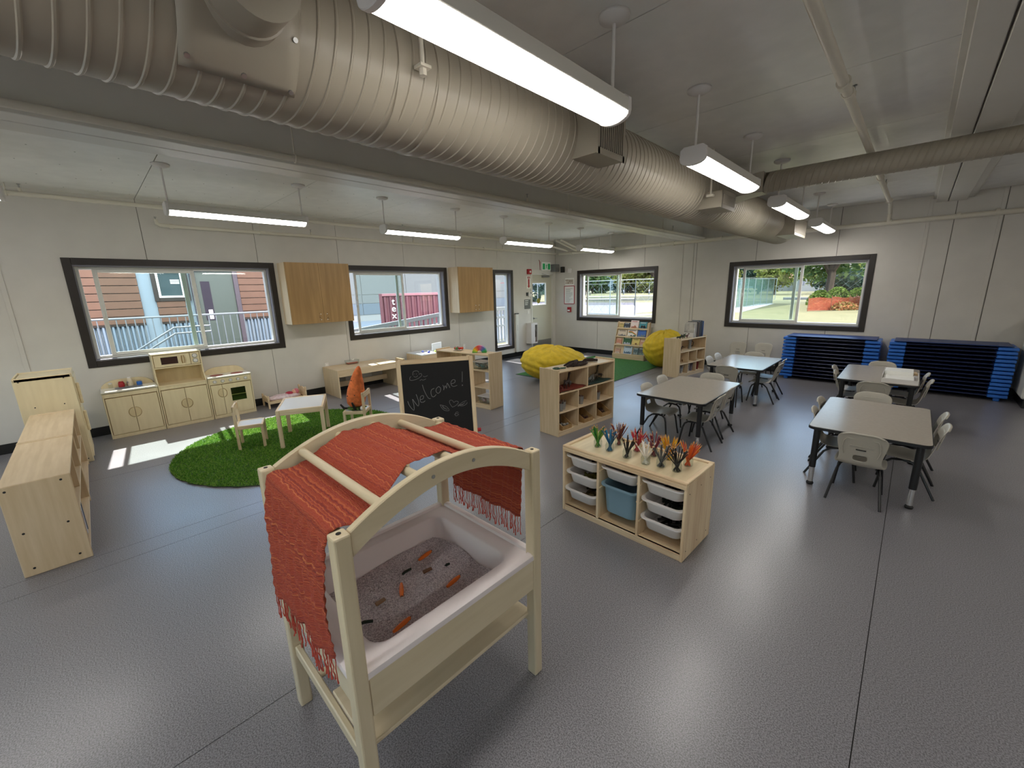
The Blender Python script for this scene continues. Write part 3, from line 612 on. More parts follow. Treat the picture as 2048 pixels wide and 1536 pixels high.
# striped scarf draped over the dowels
def clothmat():
    m = bpy.data.materials.new('striped_scarf'); m.use_nodes = True; t = m.node_tree; p = t.nodes['Principled BSDF']; p.inputs['Roughness'].default_value = .9
    tc = t.nodes.new('ShaderNodeTexCoord'); sp = t.nodes.new('ShaderNodeSeparateXYZ'); t.links.new(tc.outputs['UV'], sp.inputs[0])
    nz = t.nodes.new('ShaderNodeTexNoise'); nz.inputs['Scale'].default_value = 9; nz.inputs['Detail'].default_value = 3; mp = t.nodes.new('ShaderNodeMapping'); mp.inputs['Scale'].default_value = (1.6, 3, 1)
    t.links.new(tc.outputs['UV'], mp.inputs[0]); t.links.new(mp.outputs[0], nz.inputs['Vector'])
    ml = t.nodes.new('ShaderNodeMath'); ml.operation = 'MULTIPLY_ADD'; ml.inputs[1].default_value = .02; t.links.new(nz.outputs[0], ml.inputs[0]); t.links.new(sp.outputs[1], ml.inputs[2])
    cb = t.nodes.new('ShaderNodeCombineXYZ'); t.links.new(ml.outputs[0], cb.inputs[1])
    n2 = t.nodes.new('ShaderNodeTexNoise'); n2.noise_dimensions = '2D'; n2.inputs['Scale'].default_value = 105; n2.inputs['Detail'].default_value = 4; n2.inputs['Roughness'].default_value = .7; t.links.new(cb.outputs[0], n2.inputs['Vector'])
    rp = t.nodes.new('ShaderNodeValToRGB'); rp.color_ramp.interpolation = 'LINEAR'
    e = rp.color_ramp.elements; e[0].position = .33; e[0].color = lin('7E302C'); e[1].position = .70; e[1].color = lin('D88E58')
    for ps, c_ in ((.42, 'A84236'), (.48, 'BE5638'), (.54, 'A23C30'), (.60, 'CC6840')): q = e.new(ps); q.color = lin(c_)
    t.links.new(n2.outputs[0], rp.inputs[0]); t.links.new(rp.outputs[0], p.inputs['Base Color'])
    n3 = t.nodes.new('ShaderNodeTexNoise'); n3.inputs['Scale'].default_value = 1; n3.inputs['Detail'].default_value = 3; mp2 = t.nodes.new('ShaderNodeMapping'); mp2.inputs['Scale'].default_value = (40, 230, 1)
    t.links.new(tc.outputs['UV'], mp2.inputs[0]); t.links.new(mp2.outputs[0], n3.inputs['Vector'])
    bp = t.nodes.new('ShaderNodeBump'); bp.inputs['Strength'].default_value = 1.0; bp.inputs['Distance'].default_value = .014; t.links.new(n3.outputs[0], bp.inputs['Height']); t.links.new(bp.outputs[0], p.inputs['Normal'])
    return m
M['scarf'] = clothmat(); M['fringe'] = mat('scarf_fringe', 'B5493A', .9)
sc = thing('scarf', 'orange and red striped scarf with fringes draped over the arched frame', 'scarf', (-1.318, .745, 0))
path = [(-.422, .60), (-.424, .75), (-.418, .9), (-.408, 1.0), (-.395, 1.052), (-.372, 1.062), (-.32, 1.055), (-.257, 1.068), (-.19, 1.105), (-.113, 1.141), (-.04, 1.135), (.037, 1.144), (.10, 1.10), (.17, 1.077), (.25, 1.062), (.33, 1.055), (.372, 1.062), (.395, 1.048), (.405, 1.0), (.412, .88), (.416, .715)]
eb = [-.275, -.275, -.272, -.27, -.27, -.265, -.262, -.26, -.258, -.262, -.26, -.255, -.25, -.25, -.25, -.25, -.25, -.25, -.255, -.26, -.262]
ef = [.235, .24, .25, .262, .27, .275, .285, .285, .25, .215, .205, .215, .22, .235, .25, .255, .26, .255, .25, .23, .21]
lens = [0]
for p, q in zip(path, path[1:]): lens.append(lens[-1] + hyp(q[0] - p[0], q[1] - p[1]))
T_ = lens[-1]
def ip(arr, s):
    for k in range(len(lens) - 1):
        if s <= lens[k + 1] or k == len(lens) - 2:
            f = (s - lens[k]) / (lens[k + 1] - lens[k]); a, c = arr[k], arr[k + 1]
            return tuple(x + (y - x) * f for x, y in zip(a, c)) if isinstance(a, tuple) else a + (c - a) * f
b = B(); NU, NV = 48, 150; uv = []; vs = []
for j in range(NV + 1):
    s = T_ * j / NV; (y, z) = ip(path, s); e0, e1 = ip(eb, s), ip(ef, s); hang = 1 if z < 1.03 else 0
    for i in range(NU + 1):
        u = i / NU; x = e0 + (e1 - e0) * u
        wv = .0022 * math.sin(42 * u + 3 * math.sin(9 * s)) + .002 * math.sin(90 * u + 14 * s + 2) + .0015 * math.sin(150 * s + 9 * u)
        ends = max(0, (abs(s - T_ / 2) / (T_ / 2) - .55)) * 2
        yy, zz = (y - (wv * 1.5 + .006 * math.sin(17 * u + 1) * ends) * (1 if y < 0 else -1), z - (.0 if s > T_ / 2 else .09 * (u - .5) * -1 * ends * .8)) if hang else (y, z + abs(wv) * 1.3)
        vs.append((x, yy, zz)); uv.append((u, s))
b.add(vs, [(j * (NU + 1) + i, j * (NU + 1) + i + 1, (j + 1) * (NU + 1) + i + 1, (j + 1) * (NU + 1) + i) for j in range(NV) for i in range(NU)]); b.uv = uv
b.make('cloth', M['scarf'], sc, smooth='all', solid=.0016)
for j0 in (0, NV):
    b = B()
    for i in range(0, NU + 1):
        p = Vector(vs[j0 * (NU + 1) + i]); L = random.uniform(.07, .10); q = [p]
        for k in range(1, 6): q.append(Vector((p.x + random.uniform(-.004, .004), p.y + random.uniform(-.003, .003), p.z - L * k / 5)))
        b.tube(q, [.0016, .0014, .0016, .0014, .002, .0026], 5)
    b.make('fringe', M['fringe'], sc, kind='stuff')
# ================================================================ DRAWER-BIN STORAGE UNIT WITH PENCILS
TR = thing('storage_unit', 'low pine storage unit with white and blue pull-out bins, pencil jars on top', 'storage unit', (-1.284, 2.53, 0), R(-1.7))
HW, HD, HH = .472, .215, .532
for s in (-1, 1):
    o = B().box(s * HW - (.018 if s > 0 else 0), -HD, 0, s * HW + (0 if s > 0 else .018), HD, HH - .012).make('side_panel', M['pine'], TR, bevel=.003)
    b = B()
    for y in (-.17, .0, .15):
        for z in (.06, .45): b.cyl((s * HW - .001, y, z), (s * HW + .001, y, z), .004, n=8)
    b.make('screw_head', M['dark'], o, kind='stuff')
B().box(-HW + .018, -HD, .03, HW - .018, HD, .048).make('bottom_panel', M['pinex'], TR)
B().box(-HW + .018, -HD + .004, 0, HW - .018, -HD + .022, .048).make('plinth', M['pinex'], TR, bevel=.002)
B().box(-HW + .018, HD - .01, .048, HW - .018, HD - .002, .49).make('back_panel', M['pinex'], TR)
for x in (-.157, .157): B().box(x - .009, -HD + .002, .048, x + .009, HD - .01, .49).make('divider', M['pine'], TR, bevel=.002)
B().box(-HW + .001, -HD - .004, .488, HW - .001, HD - .001, .518).make('top_frame', M['pinex'], TR, bevel=.003)
B().box(-HW + .03, -HD + .03, .5181, HW - .03, HD - .03, .5235).make('top_panel', M['maplex'], TR)
for s in (-1, 1):
    B().box(-HW + .001, s * (HD - .015) - .015 - (.003 if s < 0 else 0), .518, HW - .001, s * (HD - .015) + .014, .534).make('top_lip', M['pinex'], TR, bevel=.004)
    B().box(s * (HW - .015) - .015, -HD + .03, .518, s * (HW - .015) + .014, HD - .03, .534).make('top_lip', M['piney'], TR, bevel=.004)
for cx in (-.31, 0, .31):
    for z in (.155, .285, .415):
        if cx == 0 and z in (.155,): continue
        for s in (-1, 1): xx = cx + s * .148; B().box(min(xx, xx - s * .008), -HD + .01, z, max(xx, xx - s * .008), HD - .012, z + .008).make('runner', M['piney'], TR)
def bin_(name, lb, cx, ztop, h, mt, fill, pull=0):
    o = thing(name, lb, 'bin', (0, 0, 0), 0, 'bins of the storage unit'); o.parent = None
    o.location = TR.location; o.rotation_euler = TR.rotation_euler
    w_, d = .278, .40; cy = -.012 - pull
    b = B(); r0 = lambda a, c, z, r, y=0: rrect(a, c, r, 5, z, cx, cy + y)
    b.loft([r0(w_ + .012, d + .014, ztop - .008, .05), r0(w_ + .012, d + .014, ztop, .05), r0(w_ - .018, d - .03, ztop, .05), r0(w_ - .026, d - .045, ztop - .01, .05), r0(w_ - .05, d - .075, ztop - h + .01, .05), r0(w_ - .08, d - .11, ztop - h + .003, .045), r0(.02, .02, ztop - h + .003, .005),
            r0(.02, .02, ztop - h, .005), r0(w_ - .075, d - .10, ztop - h, .045), r0(w_ - .044, d - .066, ztop - h + .012, .05), r0(w_ - .018, d - .035, ztop - .012, .05)], loop=True)
    b.make('bin_body', mt, o, smooth=True, ang=50)
    if fill:
        b = B(); rnd = random.Random(int(cx * 100 + ztop * 1000) + 5)
        for k in range(16):
            x, y, z = cx + rnd.uniform(-.045, .045), cy + rnd.uniform(-.09, .09), ztop - h + .012 + rnd.uniform(0, .02); a = rnd.uniform(0, PI)
            b.tube([(x - .05 * math.cos(a), y - .05 * math.sin(a), z), (x + .05 * math.cos(a), y + .05 * math.sin(a), z + .008)], .009, 6)
        b.make('contents', mat('bin_contents', fill, .6, noise=.5, nscale=30), o, kind='stuff')
    return o
pos = {-.31: 'left', 0: 'middle', .31: 'right'}
for cx in (-.31, .31):
    for nm, zt, fc in (('top', .462, '3A1712' if cx > 0 else '5A1C14'), ('middle', .332, '1C2A20' if cx > 0 else '6E6A20'), ('bottom', .202, '22231F' if cx > 0 else '6A5A2C')):
        bin_('bin', 'white bin in the %s column of the storage unit, %s one' % (pos[cx], nm), cx, zt, .098, M['white'], fc, .016 if (cx < 0 and nm == 'bottom') else 0)
bin_('bin', 'white bin above the blue one in the middle of the storage unit', 0, .462, .098, M['white'], '3A140F')
bin_('bin', 'deep blue-grey bin in the middle column of the storage unit', 0, .332, .225, M['blue'], '16242B')
# pencil jars and pencils
jars = [(-1.556, 2.49, ['2E7D2A', '4C9A33', '1E5A24', '7A9A3A'], 15, .12, 'green', 'at the left end'), (-1.448, 2.475, ['1F6E96', '2A86B0', '174F78', '2B5F7A'], 15, .16, 'blue', 'second from the left in front'),
        (-1.46, 2.625, ['5A1E1A', '7A2620', '6A2A20', '4A1815'], 14, .3, 'dark red', 'behind the blue pencils'), (-1.293, 2.445, ['101012', '1A1A1C', '2A2426'], 9, .6, 'black', 'in front of the dark red pencils'),
        (-1.295, 2.595, ['B8283A', 'D23B4C', '9A1F2E', 'C4444A'], 15, .45, 'pinkish red', 'in the back row behind the black pencils'), (-1.149, 2.43, ['E6E0D6', 'F0ECE4', 'D9D2C6'], 10, .6, 'white', 'in the middle of the front row'),
        (-1.167, 2.59, ['5C1F2C', '7A2738', '4A1A24'], 11, .5, 'maroon', 'behind the white pencils'), (-1.053, 2.455, ['4E5052', '6A6C6E', '3A3C3E'], 11, .55, 'grey', 'right of the white pencils'),
        (-1.065, 2.6, ['D9A520', 'E8BC34', 'C48A1A', 'D98A1C'], 16, .25, 'yellow', 'in the back row behind the grey pencils'), (-.949, 2.455, ['0E0E10', '1C1C1E', '16181A'], 12, .6, 'black', 'nearest the right end in front'),
        (-.928, 2.585, ['D9541E', 'E8702A', 'C24A1A', 'E8862E'], 13, .5, 'orange', 'at the right end in the back row')]
wt = mat('sharpened_wood', 'C99A6A', .6); pmc = {}
for x, y, cols, n, spread, cn, wh in jars:
    t = thing('pencil_jar', 'small glass jar holding %s pencils %s' % (cn, wh), 'jar', (x, y, .5237), 0, 'pencil jars on the storage unit')
    b = B().lathe([(.001, .003), (.026, .003), (.029, .01), (.029, .045), (.025, .056), (.0255, .066), (.0275, .066), (.027, .056), (.031, .045), (.031, .006), (.027, 0), (.001, 0)], 20, cap=False); b.make('glass', M['jar'], t, smooth=True)
    rnd = random.Random(int(-x * 1000))
    for k in range(int(n * 1.45)):
        hc = rnd.choice(cols)
        if hc not in pmc: pmc[hc] = mat('pencil_' + hc, hc, .4)
        a0 = rnd.uniform(0, 2 * PI); r0 = rnd.uniform(0, .021); a1 = a0 + PI + rnd.uniform(-.9, .9); tilt = min(spread * rnd.uniform(.1, 1.0), .5)
        p0 = Vector((x + r0 * math.cos(a0), y + r0 * math.sin(a0), .5275)); rim = .022 * rnd.uniform(.2, 1)
        p1 = Vector((x + rim * math.cos(a1), y + rim * math.sin(a1), .5237 + .064)); d_ = (p1 - p0).normalized()
        d_ = (d_ + Vector((math.cos(a1), math.sin(a1), 0)) * tilt * .35).normalized()
        # keep inside the rim
        s = (.064) / d_.z; q = p0 + d_ * s; off = Vector((q.x - x, q.y - y, 0)); 
        if off.length > .0215: p0 = p0 - off.normalized() * (off.length - .0215)
        o2 = Vector((p0.x - x, p0.y - y, 0))
        if o2.length > .022: p0 = Vector((x, y, p0.z)) + o2.normalized() * .022
        L = rnd.uniform(.158, .180); p3 = p0 + d_ * L; pm = p0 + d_ * (L - .018)
        b = B().tube([p0, pm], .0037, 6, 0).tube([pm, p3 - d_ * .005], [.0037, .0012], 6, 1).tube([p3 - d_ * .005, p3], [.0012, .0003], 6, 0)
        o = b.make('pencil', [pmc[hc], wt])
        tag(o, '%s pencil standing in the glass jar %s' % (cn, wh), 'pencil', '%s pencils in the jar %s' % (cn, wh))
# ================================================================ TABLES AND CHAIRS
def table_proto(label):
    t = thing('activity_table', label, 'table', (0, 0, 0), 0, 'grey activity tables'); w_, l = .735, 1.22; h = .53
    b = B().loft([rrect(w_ - .012, l - .012, .05, 5, h - .001), rrect(w_ - .012, l - .012, .05, 5, h)]); b.make('tabletop', M['tabletop'], t)
    b = B().loft([rrect(w_ - .02, l - .02, .05, 5, h - .026), rrect(w_, l, .055, 5, h - .022), rrect(w_, l, .055, 5, h - .004), rrect(w_ - .01, l - .01, .05, 5, h - .0012)]); b.make('edge_band', M['black'], t, smooth=True)
    for sx in (-1, 1):
        for sy in (-1, 1):
            x, y = sx * (w_ / 2 - .06), sy * (l / 2 - .08)
            o = B().cyl((x, y, .16), (x, y, h - .026), .0235, n=16).cyl((x, y, h - .03), (x, y, h - .026), .06, n=20).make('leg', M['black'], t, smooth=True)
            B().cyl((x, y, .03), (x, y, .165), .019, n=16).make('leg_extension', M['chrome'], o, smooth=True)
            B().lathe([(.012, 0), (.024, .004), (.027, .016), (.02, .028), (.016, .034)], 16, (x, y, 0)).make('glide', M['rubber'], o, smooth=True)
    return t
TP = table_proto('grey table nearest the pencil storage unit, with five chairs'); TP.location = (-1.725, 4.69, 0)
dup(TP, (-1.735, 6.87, 0), label='grey table reflecting the window, between the far wall chairs and the nearer grey table')
dup(TP, (-.13, 4.59, 0), label='grey table nearest the camera on the right')
dup(TP, (-.2, 6.87, 0), R(0), label='grey table with an open white box on it, in front of the blue cots')
def chair_proto(label):
    t = thing('stacking_chair', label, 'chair', (0, 0, 0)); b = B()
    prof = [(.165, .262), (.168, .278), (.15, .287), (.10, .287), (.05, .280), (0, .276), (-.05, .278), (-.09, .288), (-.118, .310), (-.133, .345), (-.142, .385), (-.152, .43), (-.163, .475), (-.176, .52), (-.186, .552), (-.196, .575), (-.205, .578), (-.210, .570)]
    wid = [.135, .145, .152, .158, .16, .16, .155, .148, .138, .128, .128, .138, .147, .15, .147, .132, .122, .12]
    nu = 12; vs = []
    for k, ((y, z), w_) in enumerate(zip(prof, wid)):
        for i in range(nu + 1):
            u = -1 + 2 * i / nu
            cz = .012 * (u * u) if k < 8 else 0; cy = .016 * u * u if k >= 8 else 0
            corner = 0
            if k >= 14: corner = -.02 * max(0, abs(u) - .6) / .4
            vs.append((w_ * u, y + cy, z + cz + corner))
    hole = {(11, i) for i in (5, 6)}
    b.add(vs, [(k * (nu + 1) + i, (k + 1) * (nu + 1) + i, (k + 1) * (nu + 1) + i + 1, k * (nu + 1) + i + 1) for k in range(len(prof) - 1) for i in range(nu) if not (k == 9 and 4 <= i <= 7)])
    b.make('seat_shell', M['seat'], t, smooth='all', solid=.006, sub=1)
    b = B(); 
    yb = lambda z: -.133 - (z - .345) * .2 - .002
    for z0, z1, x in ((.45, .475, .075), ): b.loft([[(-x, yb(z0), z0), (x, yb(z0), z0), (x, yb(z1), z1), (-x, yb(z1), z1)], [(-x + .01, yb(z0) - .006, z0 + .004), (x - .01, yb(z0) - .006, z0 + .004), (x - .01, yb(z1) - .006, z1 - .004), (-x + .01, yb(z1) - .006, z1 - .004)]])
    b.tube([(x, yb(z) - .004, z) for x, z in ((-.10, .39), (-.112, .44), (-.105, .5), (-.09, .525), (.09, .525), (.105, .5), (.112, .44), (.10, .39))], .0045, 6)
    b.make('back_rib', M['seat'], t, smooth=True)
    B().box(-.03, -.168, .436, .03, -.150, .442, M=None).make('back_slot', M['dark'], t)
    for s in (-1, 1):
        B().tube([(s * .155, .165, 0), (s * .135, .135, .2), (s * .128, .12, .24), (s * .118, .09, .262), (s * .112, .03, .268), (s * .11, -.02, .268)], .0095, 8).make('leg', M['black'], t, smooth=True)
        B().tube([(s * .165, -.185, 0), (s * .13, -.07, .225), (s * .118, -.03, .258), (s * .112, .02, .2665)], .0095, 8).make('leg', M['black'], t, smooth=True)
    B().tube([(-.115, .06, .262), (0, .06, .258), (.115, .06, .262)], .008, 8).make('crossbar', M['black'], t, smooth=True)
    return t
CP = None
def chair(bx_, by_, fdeg, label, group):
    """bx,by: where the top of the backrest is; fdeg: facing"""
    global CP
    f = R(fdeg); x, y = bx_ + .197 * math.cos(f), by_ + .197 * math.sin(f); rz = f - PI / 2
    if CP is None: CP = chair_proto(label); CP.location = (x, y, 0); CP.rotation_euler.z = rz; CP['group'] = group; return CP
    return dup(CP, (x, y, 0), rz, label, group)
G1, G2, G3, G4 = ['chairs around the ' + q for q in ('grey table by the pencil storage unit', 'table reflecting the window', 'nearest grey table on the right', 'grey table with the white box')]
chair(-.14, 3.84, 90, 'light grey plastic chair with its back to the camera at the nearest right-hand table', G3)
chair(-.535, 4.45, 3, 'light grey chair on the window side of the nearest right-hand table, closer one', G3); chair(-.55, 4.88, -2, 'light grey chair on the window side of the nearest right-hand table, farther one', G3)
chair(.325, 4.49, 180, 'light grey chair on the right side of the nearest right-hand table, closer one', G3); chair(.325, 4.89, 178, 'light grey chair on the right side of the nearest right-hand table, farther one', G3)
chair(-.176, 5.42, -90, 'light grey chair at the far end of the nearest right-hand table', G3)
chair(-.209, 5.99, 90, 'light grey chair at the near end of the table with the white box', G4)
chair(-.62, 6.545, 2, 'light grey chair left of the white-box table, closer one', G4); chair(-.68, 6.94, -2, 'light grey chair left of the white-box table, farther one', G4)
chair(.265, 6.49, 180, 'light grey chair right of the white-box table, closer one', G4); chair(.24, 6.95, 180, 'light grey chair right of the white-box table, farther one', G4)
chair(-.209, 7.66, -90, 'light grey chair between the white-box table and the blue cots', G4)
chair(-1.285, 4.40, 180, 'light grey chair right of the table by the pencil storage unit, closer one', G1); chair(-1.31, 4.85, 178, 'light grey chair right of the table by the pencil storage unit, farther one', G1)
chair(-2.15, 4.42, 0, 'light grey chair left of the table by the pencil storage unit, closer one', G1); chair(-2.2, 4.94, 0, 'light grey chair left of the table by the pencil storage unit, farther one', G1)
chair(-1.736, 5.47, -90, 'light grey chair at the far end of the table by the pencil storage unit', G1)
chair(-1.771, 6.08, 90, 'light grey chair with its back to the camera at the table reflecting the window', G2)
chair(-1.235, 6.73, 180, 'light grey chair right of the table reflecting the window, closer one', G2); chair(-1.27, 7.12, 180, 'light grey chair right of the table reflecting the window, farther one', G2)
chair(-2.25, 6.76, 0, 'light grey chair left of the table reflecting the window, closer one', G2); chair(-2.25, 7.15, 0, 'light grey chair left of the table reflecting the window, farther one', G2)
chair(-1.80, 7.62, -90, 'light grey chair at the far end of the table reflecting the window', G2)
G5 = 'chairs against the far wall'
chair(-2.38, 8.84, -90, 'light grey chair against the far wall, nearer the bookshelf', G5); chair(-1.95, 8.88, -90, 'light grey chair against the far wall, nearer the blue cots', G5)
# open white box and papers on the table with the box
t = thing('cardboard_box', 'open flat white box on the right half of the far right table', 'box', (0, 6.55, .5305), 0)
b = B().box(-.16, -.25, 0, .15, .34, .006).box(-.16, -.25, .006, -.155, .34, .09).box(.145, -.25, .006, .15, .34, .05).box(-.155, -.25, .006, .145, -.244, .05)
b.make('tray', M['white'], t); B().box(-.150, -.243, .006, .11, .0, .055).make('inner_box', M['signw'], t, bevel=.003); B().box(-.150, .004, .006, .10, .27, .10).make('inner_box', M['signw'], t, bevel=.003)
t = thing('paper_stack', 'small pile of coloured papers behind the white box', 'papers', (.0, 7.05, .5305), .1)
B().box(-.16, -.07, 0, .0, .09, .012).make('purple_sheet', mat('purple_paper', '4A3440', .7), t); B().box(.01, -.06, 0, .14, .08, .018).make('tan_sheet', mat('tan_paper', 'B39A74', .7), t)
# ================================================================ PLAY KITCHEN (along the window wall)
def kunit(name, label, y0, w_):
    t = thing(name, label, 'play kitchen', (XL + .008, y0, 0), 0, 'play kitchen units under the window'); D = .32
    b = B().box(0, 0, 0, D - .012, .012, .575).box(0, w_ - .012, 0, D - .012, w_, .575).box(0, .012, .04, D - .014, w_ - .012, .052).box(0, .012, .052, .01, w_ - .012, .575)
    b.make('carcass', M['maple'], t)
    for y in (0, w_ - .014): B().box(D - .012, y, 0, D, y + .014, .575).make('stile', M['mapledge'] if 0 else M['maple'], t, bevel=.004)
    B().box(D - .014, .014, 0, D - .002, w_ - .014, .042).make('plinth', M['maple'], t, bevel=.003)
    return t, D
def gap(b, D, y0, y1, z0, z1): b.box(D - .0135, y0, z0, D - .0125, y1, z1)
def doors(t, D, spans, z0, z1, hz, hsides):
    B().box(D - .03, spans[0][0] - .006, z0 - .006, D - .0145, spans[-1][1] + .006, z1 + .006).make('gap_shadow', M['mapledge'], t)
    out = []
    for (a0, a1), hs in zip(spans, hsides):
        d = B().box(D - .0140, a0, z0, D - .001, a1, z1).make('door', M['maple'], t, bevel=.002); out.append(d)
        yc = a1 - .006 if hs > 0 else a0 + .006; s = -1 if hs > 0 else 1
        arc = [(D - .001, yc + s * .052 * math.sin(PI * k / 12), hz + .062 * math.cos(PI * k / 12)) for k in range(13)]
        B().tube(arc, .003, 6).make('handle_rim', M['mapledge'], d, smooth=True)
        b = B().loft([[(D - .001, p[1], p[2]) for p in arc], [(D + .006, yc + s * .044 * math.sin(PI * k / 12), hz + .055 * math.cos(PI * k / 12)) for k in range(13)]]); b.make('handle', mat('handle_maple', 'CDBB92', .45) if 'handle_maple' not in bpy.data.materials else bpy.data.materials['handle_maple'], d)
    return out
def splash(t, w_, z):
    pts = [(.012 + (w_ - .024) * k / 16, z + .02 + .075 * (1 - ((k - 8) / 8) ** 4)) for k in range(17)]
    B().prism([(.012, z - .01)] + pts + [(w_ - .012, z - .01)], .002, .018, 'x').make('splashback', M['maple'], t, bevel=.002)
KY = [-.04, .485, 1.012]; KW = .52
t, D = kunit('play_sink', 'toy sink cabinet of the play kitchen, leftmost unit under the window', KY[0], KW)
doors(t, D, [(.02, .258), (.262, .5)], .05, .508, .30, (1, -1))
B().box(D - .014, .014, .518, D - .003, KW - .014, .57).make('apron', M['maple'], t, bevel=.002)
B().box(.018, -.004, .575, D + .012, KW + .004, .598).make('worktop', mat('cream_top', 'E9E4D4', .22), t, bevel=.009, seg=3)
b = B().loft([rrect(.17, .26, .03, 4, .5995, .17, .26), rrect(.15, .24, .03, 4, .5985, .17, .26), rrect(.15, .24, .03, 4, .5984, .17, .26)]); b.make('basin', M['grey'], t, smooth=True)
b = B().tube([(.05, .26, .598), (.05, .26, .64), (.07, .26, .655), (.11, .26, .65)], .008, 8); b.make('tap', M['alu'], t, smooth=True)
splash(t, KW, .598)
t, D = kunit('play_hutch', 'tall middle unit of the play kitchen with toy microwave on top', KY[1], KW)
doors(t, D, [(.02, .258), (.262, .5)], .05, .508, .30, (1, -1))
B().box(D - .014, .014, .518, D - .003, KW - .014, .556).make('apron', M['maple'], t, bevel=.002)
B().box(.0, .012, .556, D, KW - .012, .575).make('worktop', M['maplex'], t, bevel=.004)
for y in (0, KW - .014):
    B().prism([(0, .575), (D, .575), (D - .02, .60), (D - .09, .69), (D - .09, .975), (0, .975)], y, y + .014, 'y').make('side_panel', M['maple'], t, bevel=.003)
B().box(0, .014, .575, .01, KW - .014, .97).make('back_panel', M['maple'], t)
B().box(0, .014, .785, D - .09, KW - .014, .80).make('shelf', M['maple'], t, bevel=.002)
B().box(0, .0, .965, D - .085, KW, .98).make('top_panel', M['maplex'], t, bevel=.003)
B().box(D - .16, .014, .80, D - .105, KW - .014, .965).make('gap_shadow', M['mapledge'], t)
d = None
b = B()
for q in cuts(.02, .395, .806, .958, [(.09, .265, .835, .93)]): b.box(D - .105, q[0], q[2], D - .092, q[1], q[3])
d = b.make('microwave_door', M['maple'], t); B().box(D - .104, .088, .833, D - .100, .267, .932).make('pane', mat('smoked_window', '3A2620', .15), d)
B().tube([(D - .092, .31, .935), (D - .085, .305, .90), (D - .083, .305, .88), (D - .085, .305, .86), (D - .092, .31, .83)], .006, 6).tube([(D - .092, .33, .935), (D - .085, .335, .90), (D - .085, .335, .86), (D - .092, .33, .83)], .004, 6).make('handle', M['mapledge'], d, smooth=True)
d = B().box(D - .105, .401, .806, D - .092, .5, .958).make('control_panel', M['maple'], t, bevel=.002)
def knob(par, x, y, z, r=.021):
    k = B().cyl((x, y, z), (x + .003, y, z), r * 1.25, n=20).make('knob_ring', M['alu'], par); 
    B().cyl((x + .003, y, z), (x + .014, y, z), r, r * .9, n=20).box(x + .014, y - .003, z - r * .8, x + .018, y + .003, z + r * .8).make('knob', M['white'], par, smooth=True)
knob(d, D - .092, .45, .915, .024); knob(d, D - .092, .45, .85, .024)
t, D = kunit('play_stove', 'toy stove of the play kitchen, rightmost unit under the window', KY[2], KW)
doors(t, D, [(.02, .148)], .05, .478, .36, (1,))
B().box(D - .03, .150, .044, D - .0145, .506, .484).make('gap_shadow', M['mapledge'], t)
b = B()
for q in cuts(.152, .5, .05, .478, [(.245, .425, .22, .41)]): b.box(D - .014, q[0], q[2], D - .001, q[1], q[3])
d = b.make('oven_door', M['maple'], t)
B().box(D - .013, .243, .218, D - .010, .427, .412).make('pane', mat('green_dark_glass', '1E2410', .12), d)
B().box(D - .012, .245, .305, D - .008, .425, .313).make('rack', mat('rack_green', '7C8238', .5), d)
arc = [(D - .001, .155 + .04 * math.sin(PI * k / 12), .36 + .062 * math.cos(PI * k / 12)) for k in range(13)]
B().tube(arc, .0045, 6).make('handle', M['mapledge'], d, smooth=True)
o = B().box(D - .014, .014, .488, D + .001, KW - .014, .57).make('control_panel', M['maple'], t, bevel=.002)
for k in range(5): knob(o, D + .001, .075 + k * .093, .528, .018)
B().box(.018, -.004, .575, D + .012, KW + .004, .598).make('worktop', bpy.data.materials['cream_top'], t, bevel=.009, seg=3)
for y in (.13, .38): B().cyl((.19, y, .598), (.19, y, .6005), .078, n=28).make('burner', mat('burner_red', '8C2A30', .4), t)
splash(t, KW, .598)
# toy jars behind the sink
for y, x, r, h, mc, lb, cap in ((.10, .07, .022, .05, 'jar', 'small clear toy jar at the left end of the toy sink', 'white'), (.20, .08, .03, .055, 'red', 'red toy tin on the toy sink', 'red'), (.285, .075, .026, .10, 'white', 'tall cream toy bottle on the toy sink', 'white'), (.37, .08, .028, .045, 'cot', 'blue toy tin on the toy sink', 'jar')):
    t = thing('toy_tin', lb, 'toy', (XL + .008 + x, KY[0] + y, .5985), 0, 'toy tins on the toy sink')
    B().lathe([(r * .96, 0), (r, .004), (r, h - .004), (r * .9, h)], 16).make('tin_body', M[mc] if mc != 'white' else mat('cream_plastic', 'DCCFB4', .5), t, smooth=True); B().lathe([(r * .8, h), (r * .82, h + .012), (r * .7, h + .015)], 16).make('lid', M[cap], t, smooth=True)
# ---------------------------------------------------------------- toy fridge and low shelf units on the left
t = thing('play_fridge', 'tall pale wooden toy fridge behind the two low shelves at the left edge', 'play fridge', (-6.62, -.61, 0), 0)
B().box(0, 0, 0, .015, .40, .955).make('side_panel', M['maple'], t, bevel=.004); B().box(.5, 0, 0, .515, .40, .955).make('side_panel', M['maple'], t, bevel=.004)
B().box(.015, .005, 0, .5, .02, .93).box(.015, .02, .02, .5, .38, .035).box(.015, .02, .91, .5, .395, .95).make('body', M['maple'], t)
B().box(.0, .003, .925, .515, .012, .965).box(0, .39, .925, .515, .402, .965).box(0, .012, .925, .01, .39, .96).box(.505, .012, .925, .515, .39, .96).make('top_lip', M['maplex'], t, bevel=.003)
for z0, z1 in ((.05, .60), (.61, .92)):
    d = B().box(.02, .395, z0, .497, .41, z1).make('door', M['maple'], t, bevel=.003)
    zc = z1 - .16 if z0 < .3 else z0 + .13
    B().box(.44, .41, zc - .11, .47, .435, zc + .11).make('handle', M['maplex'], d, bevel=.006)
b = B()
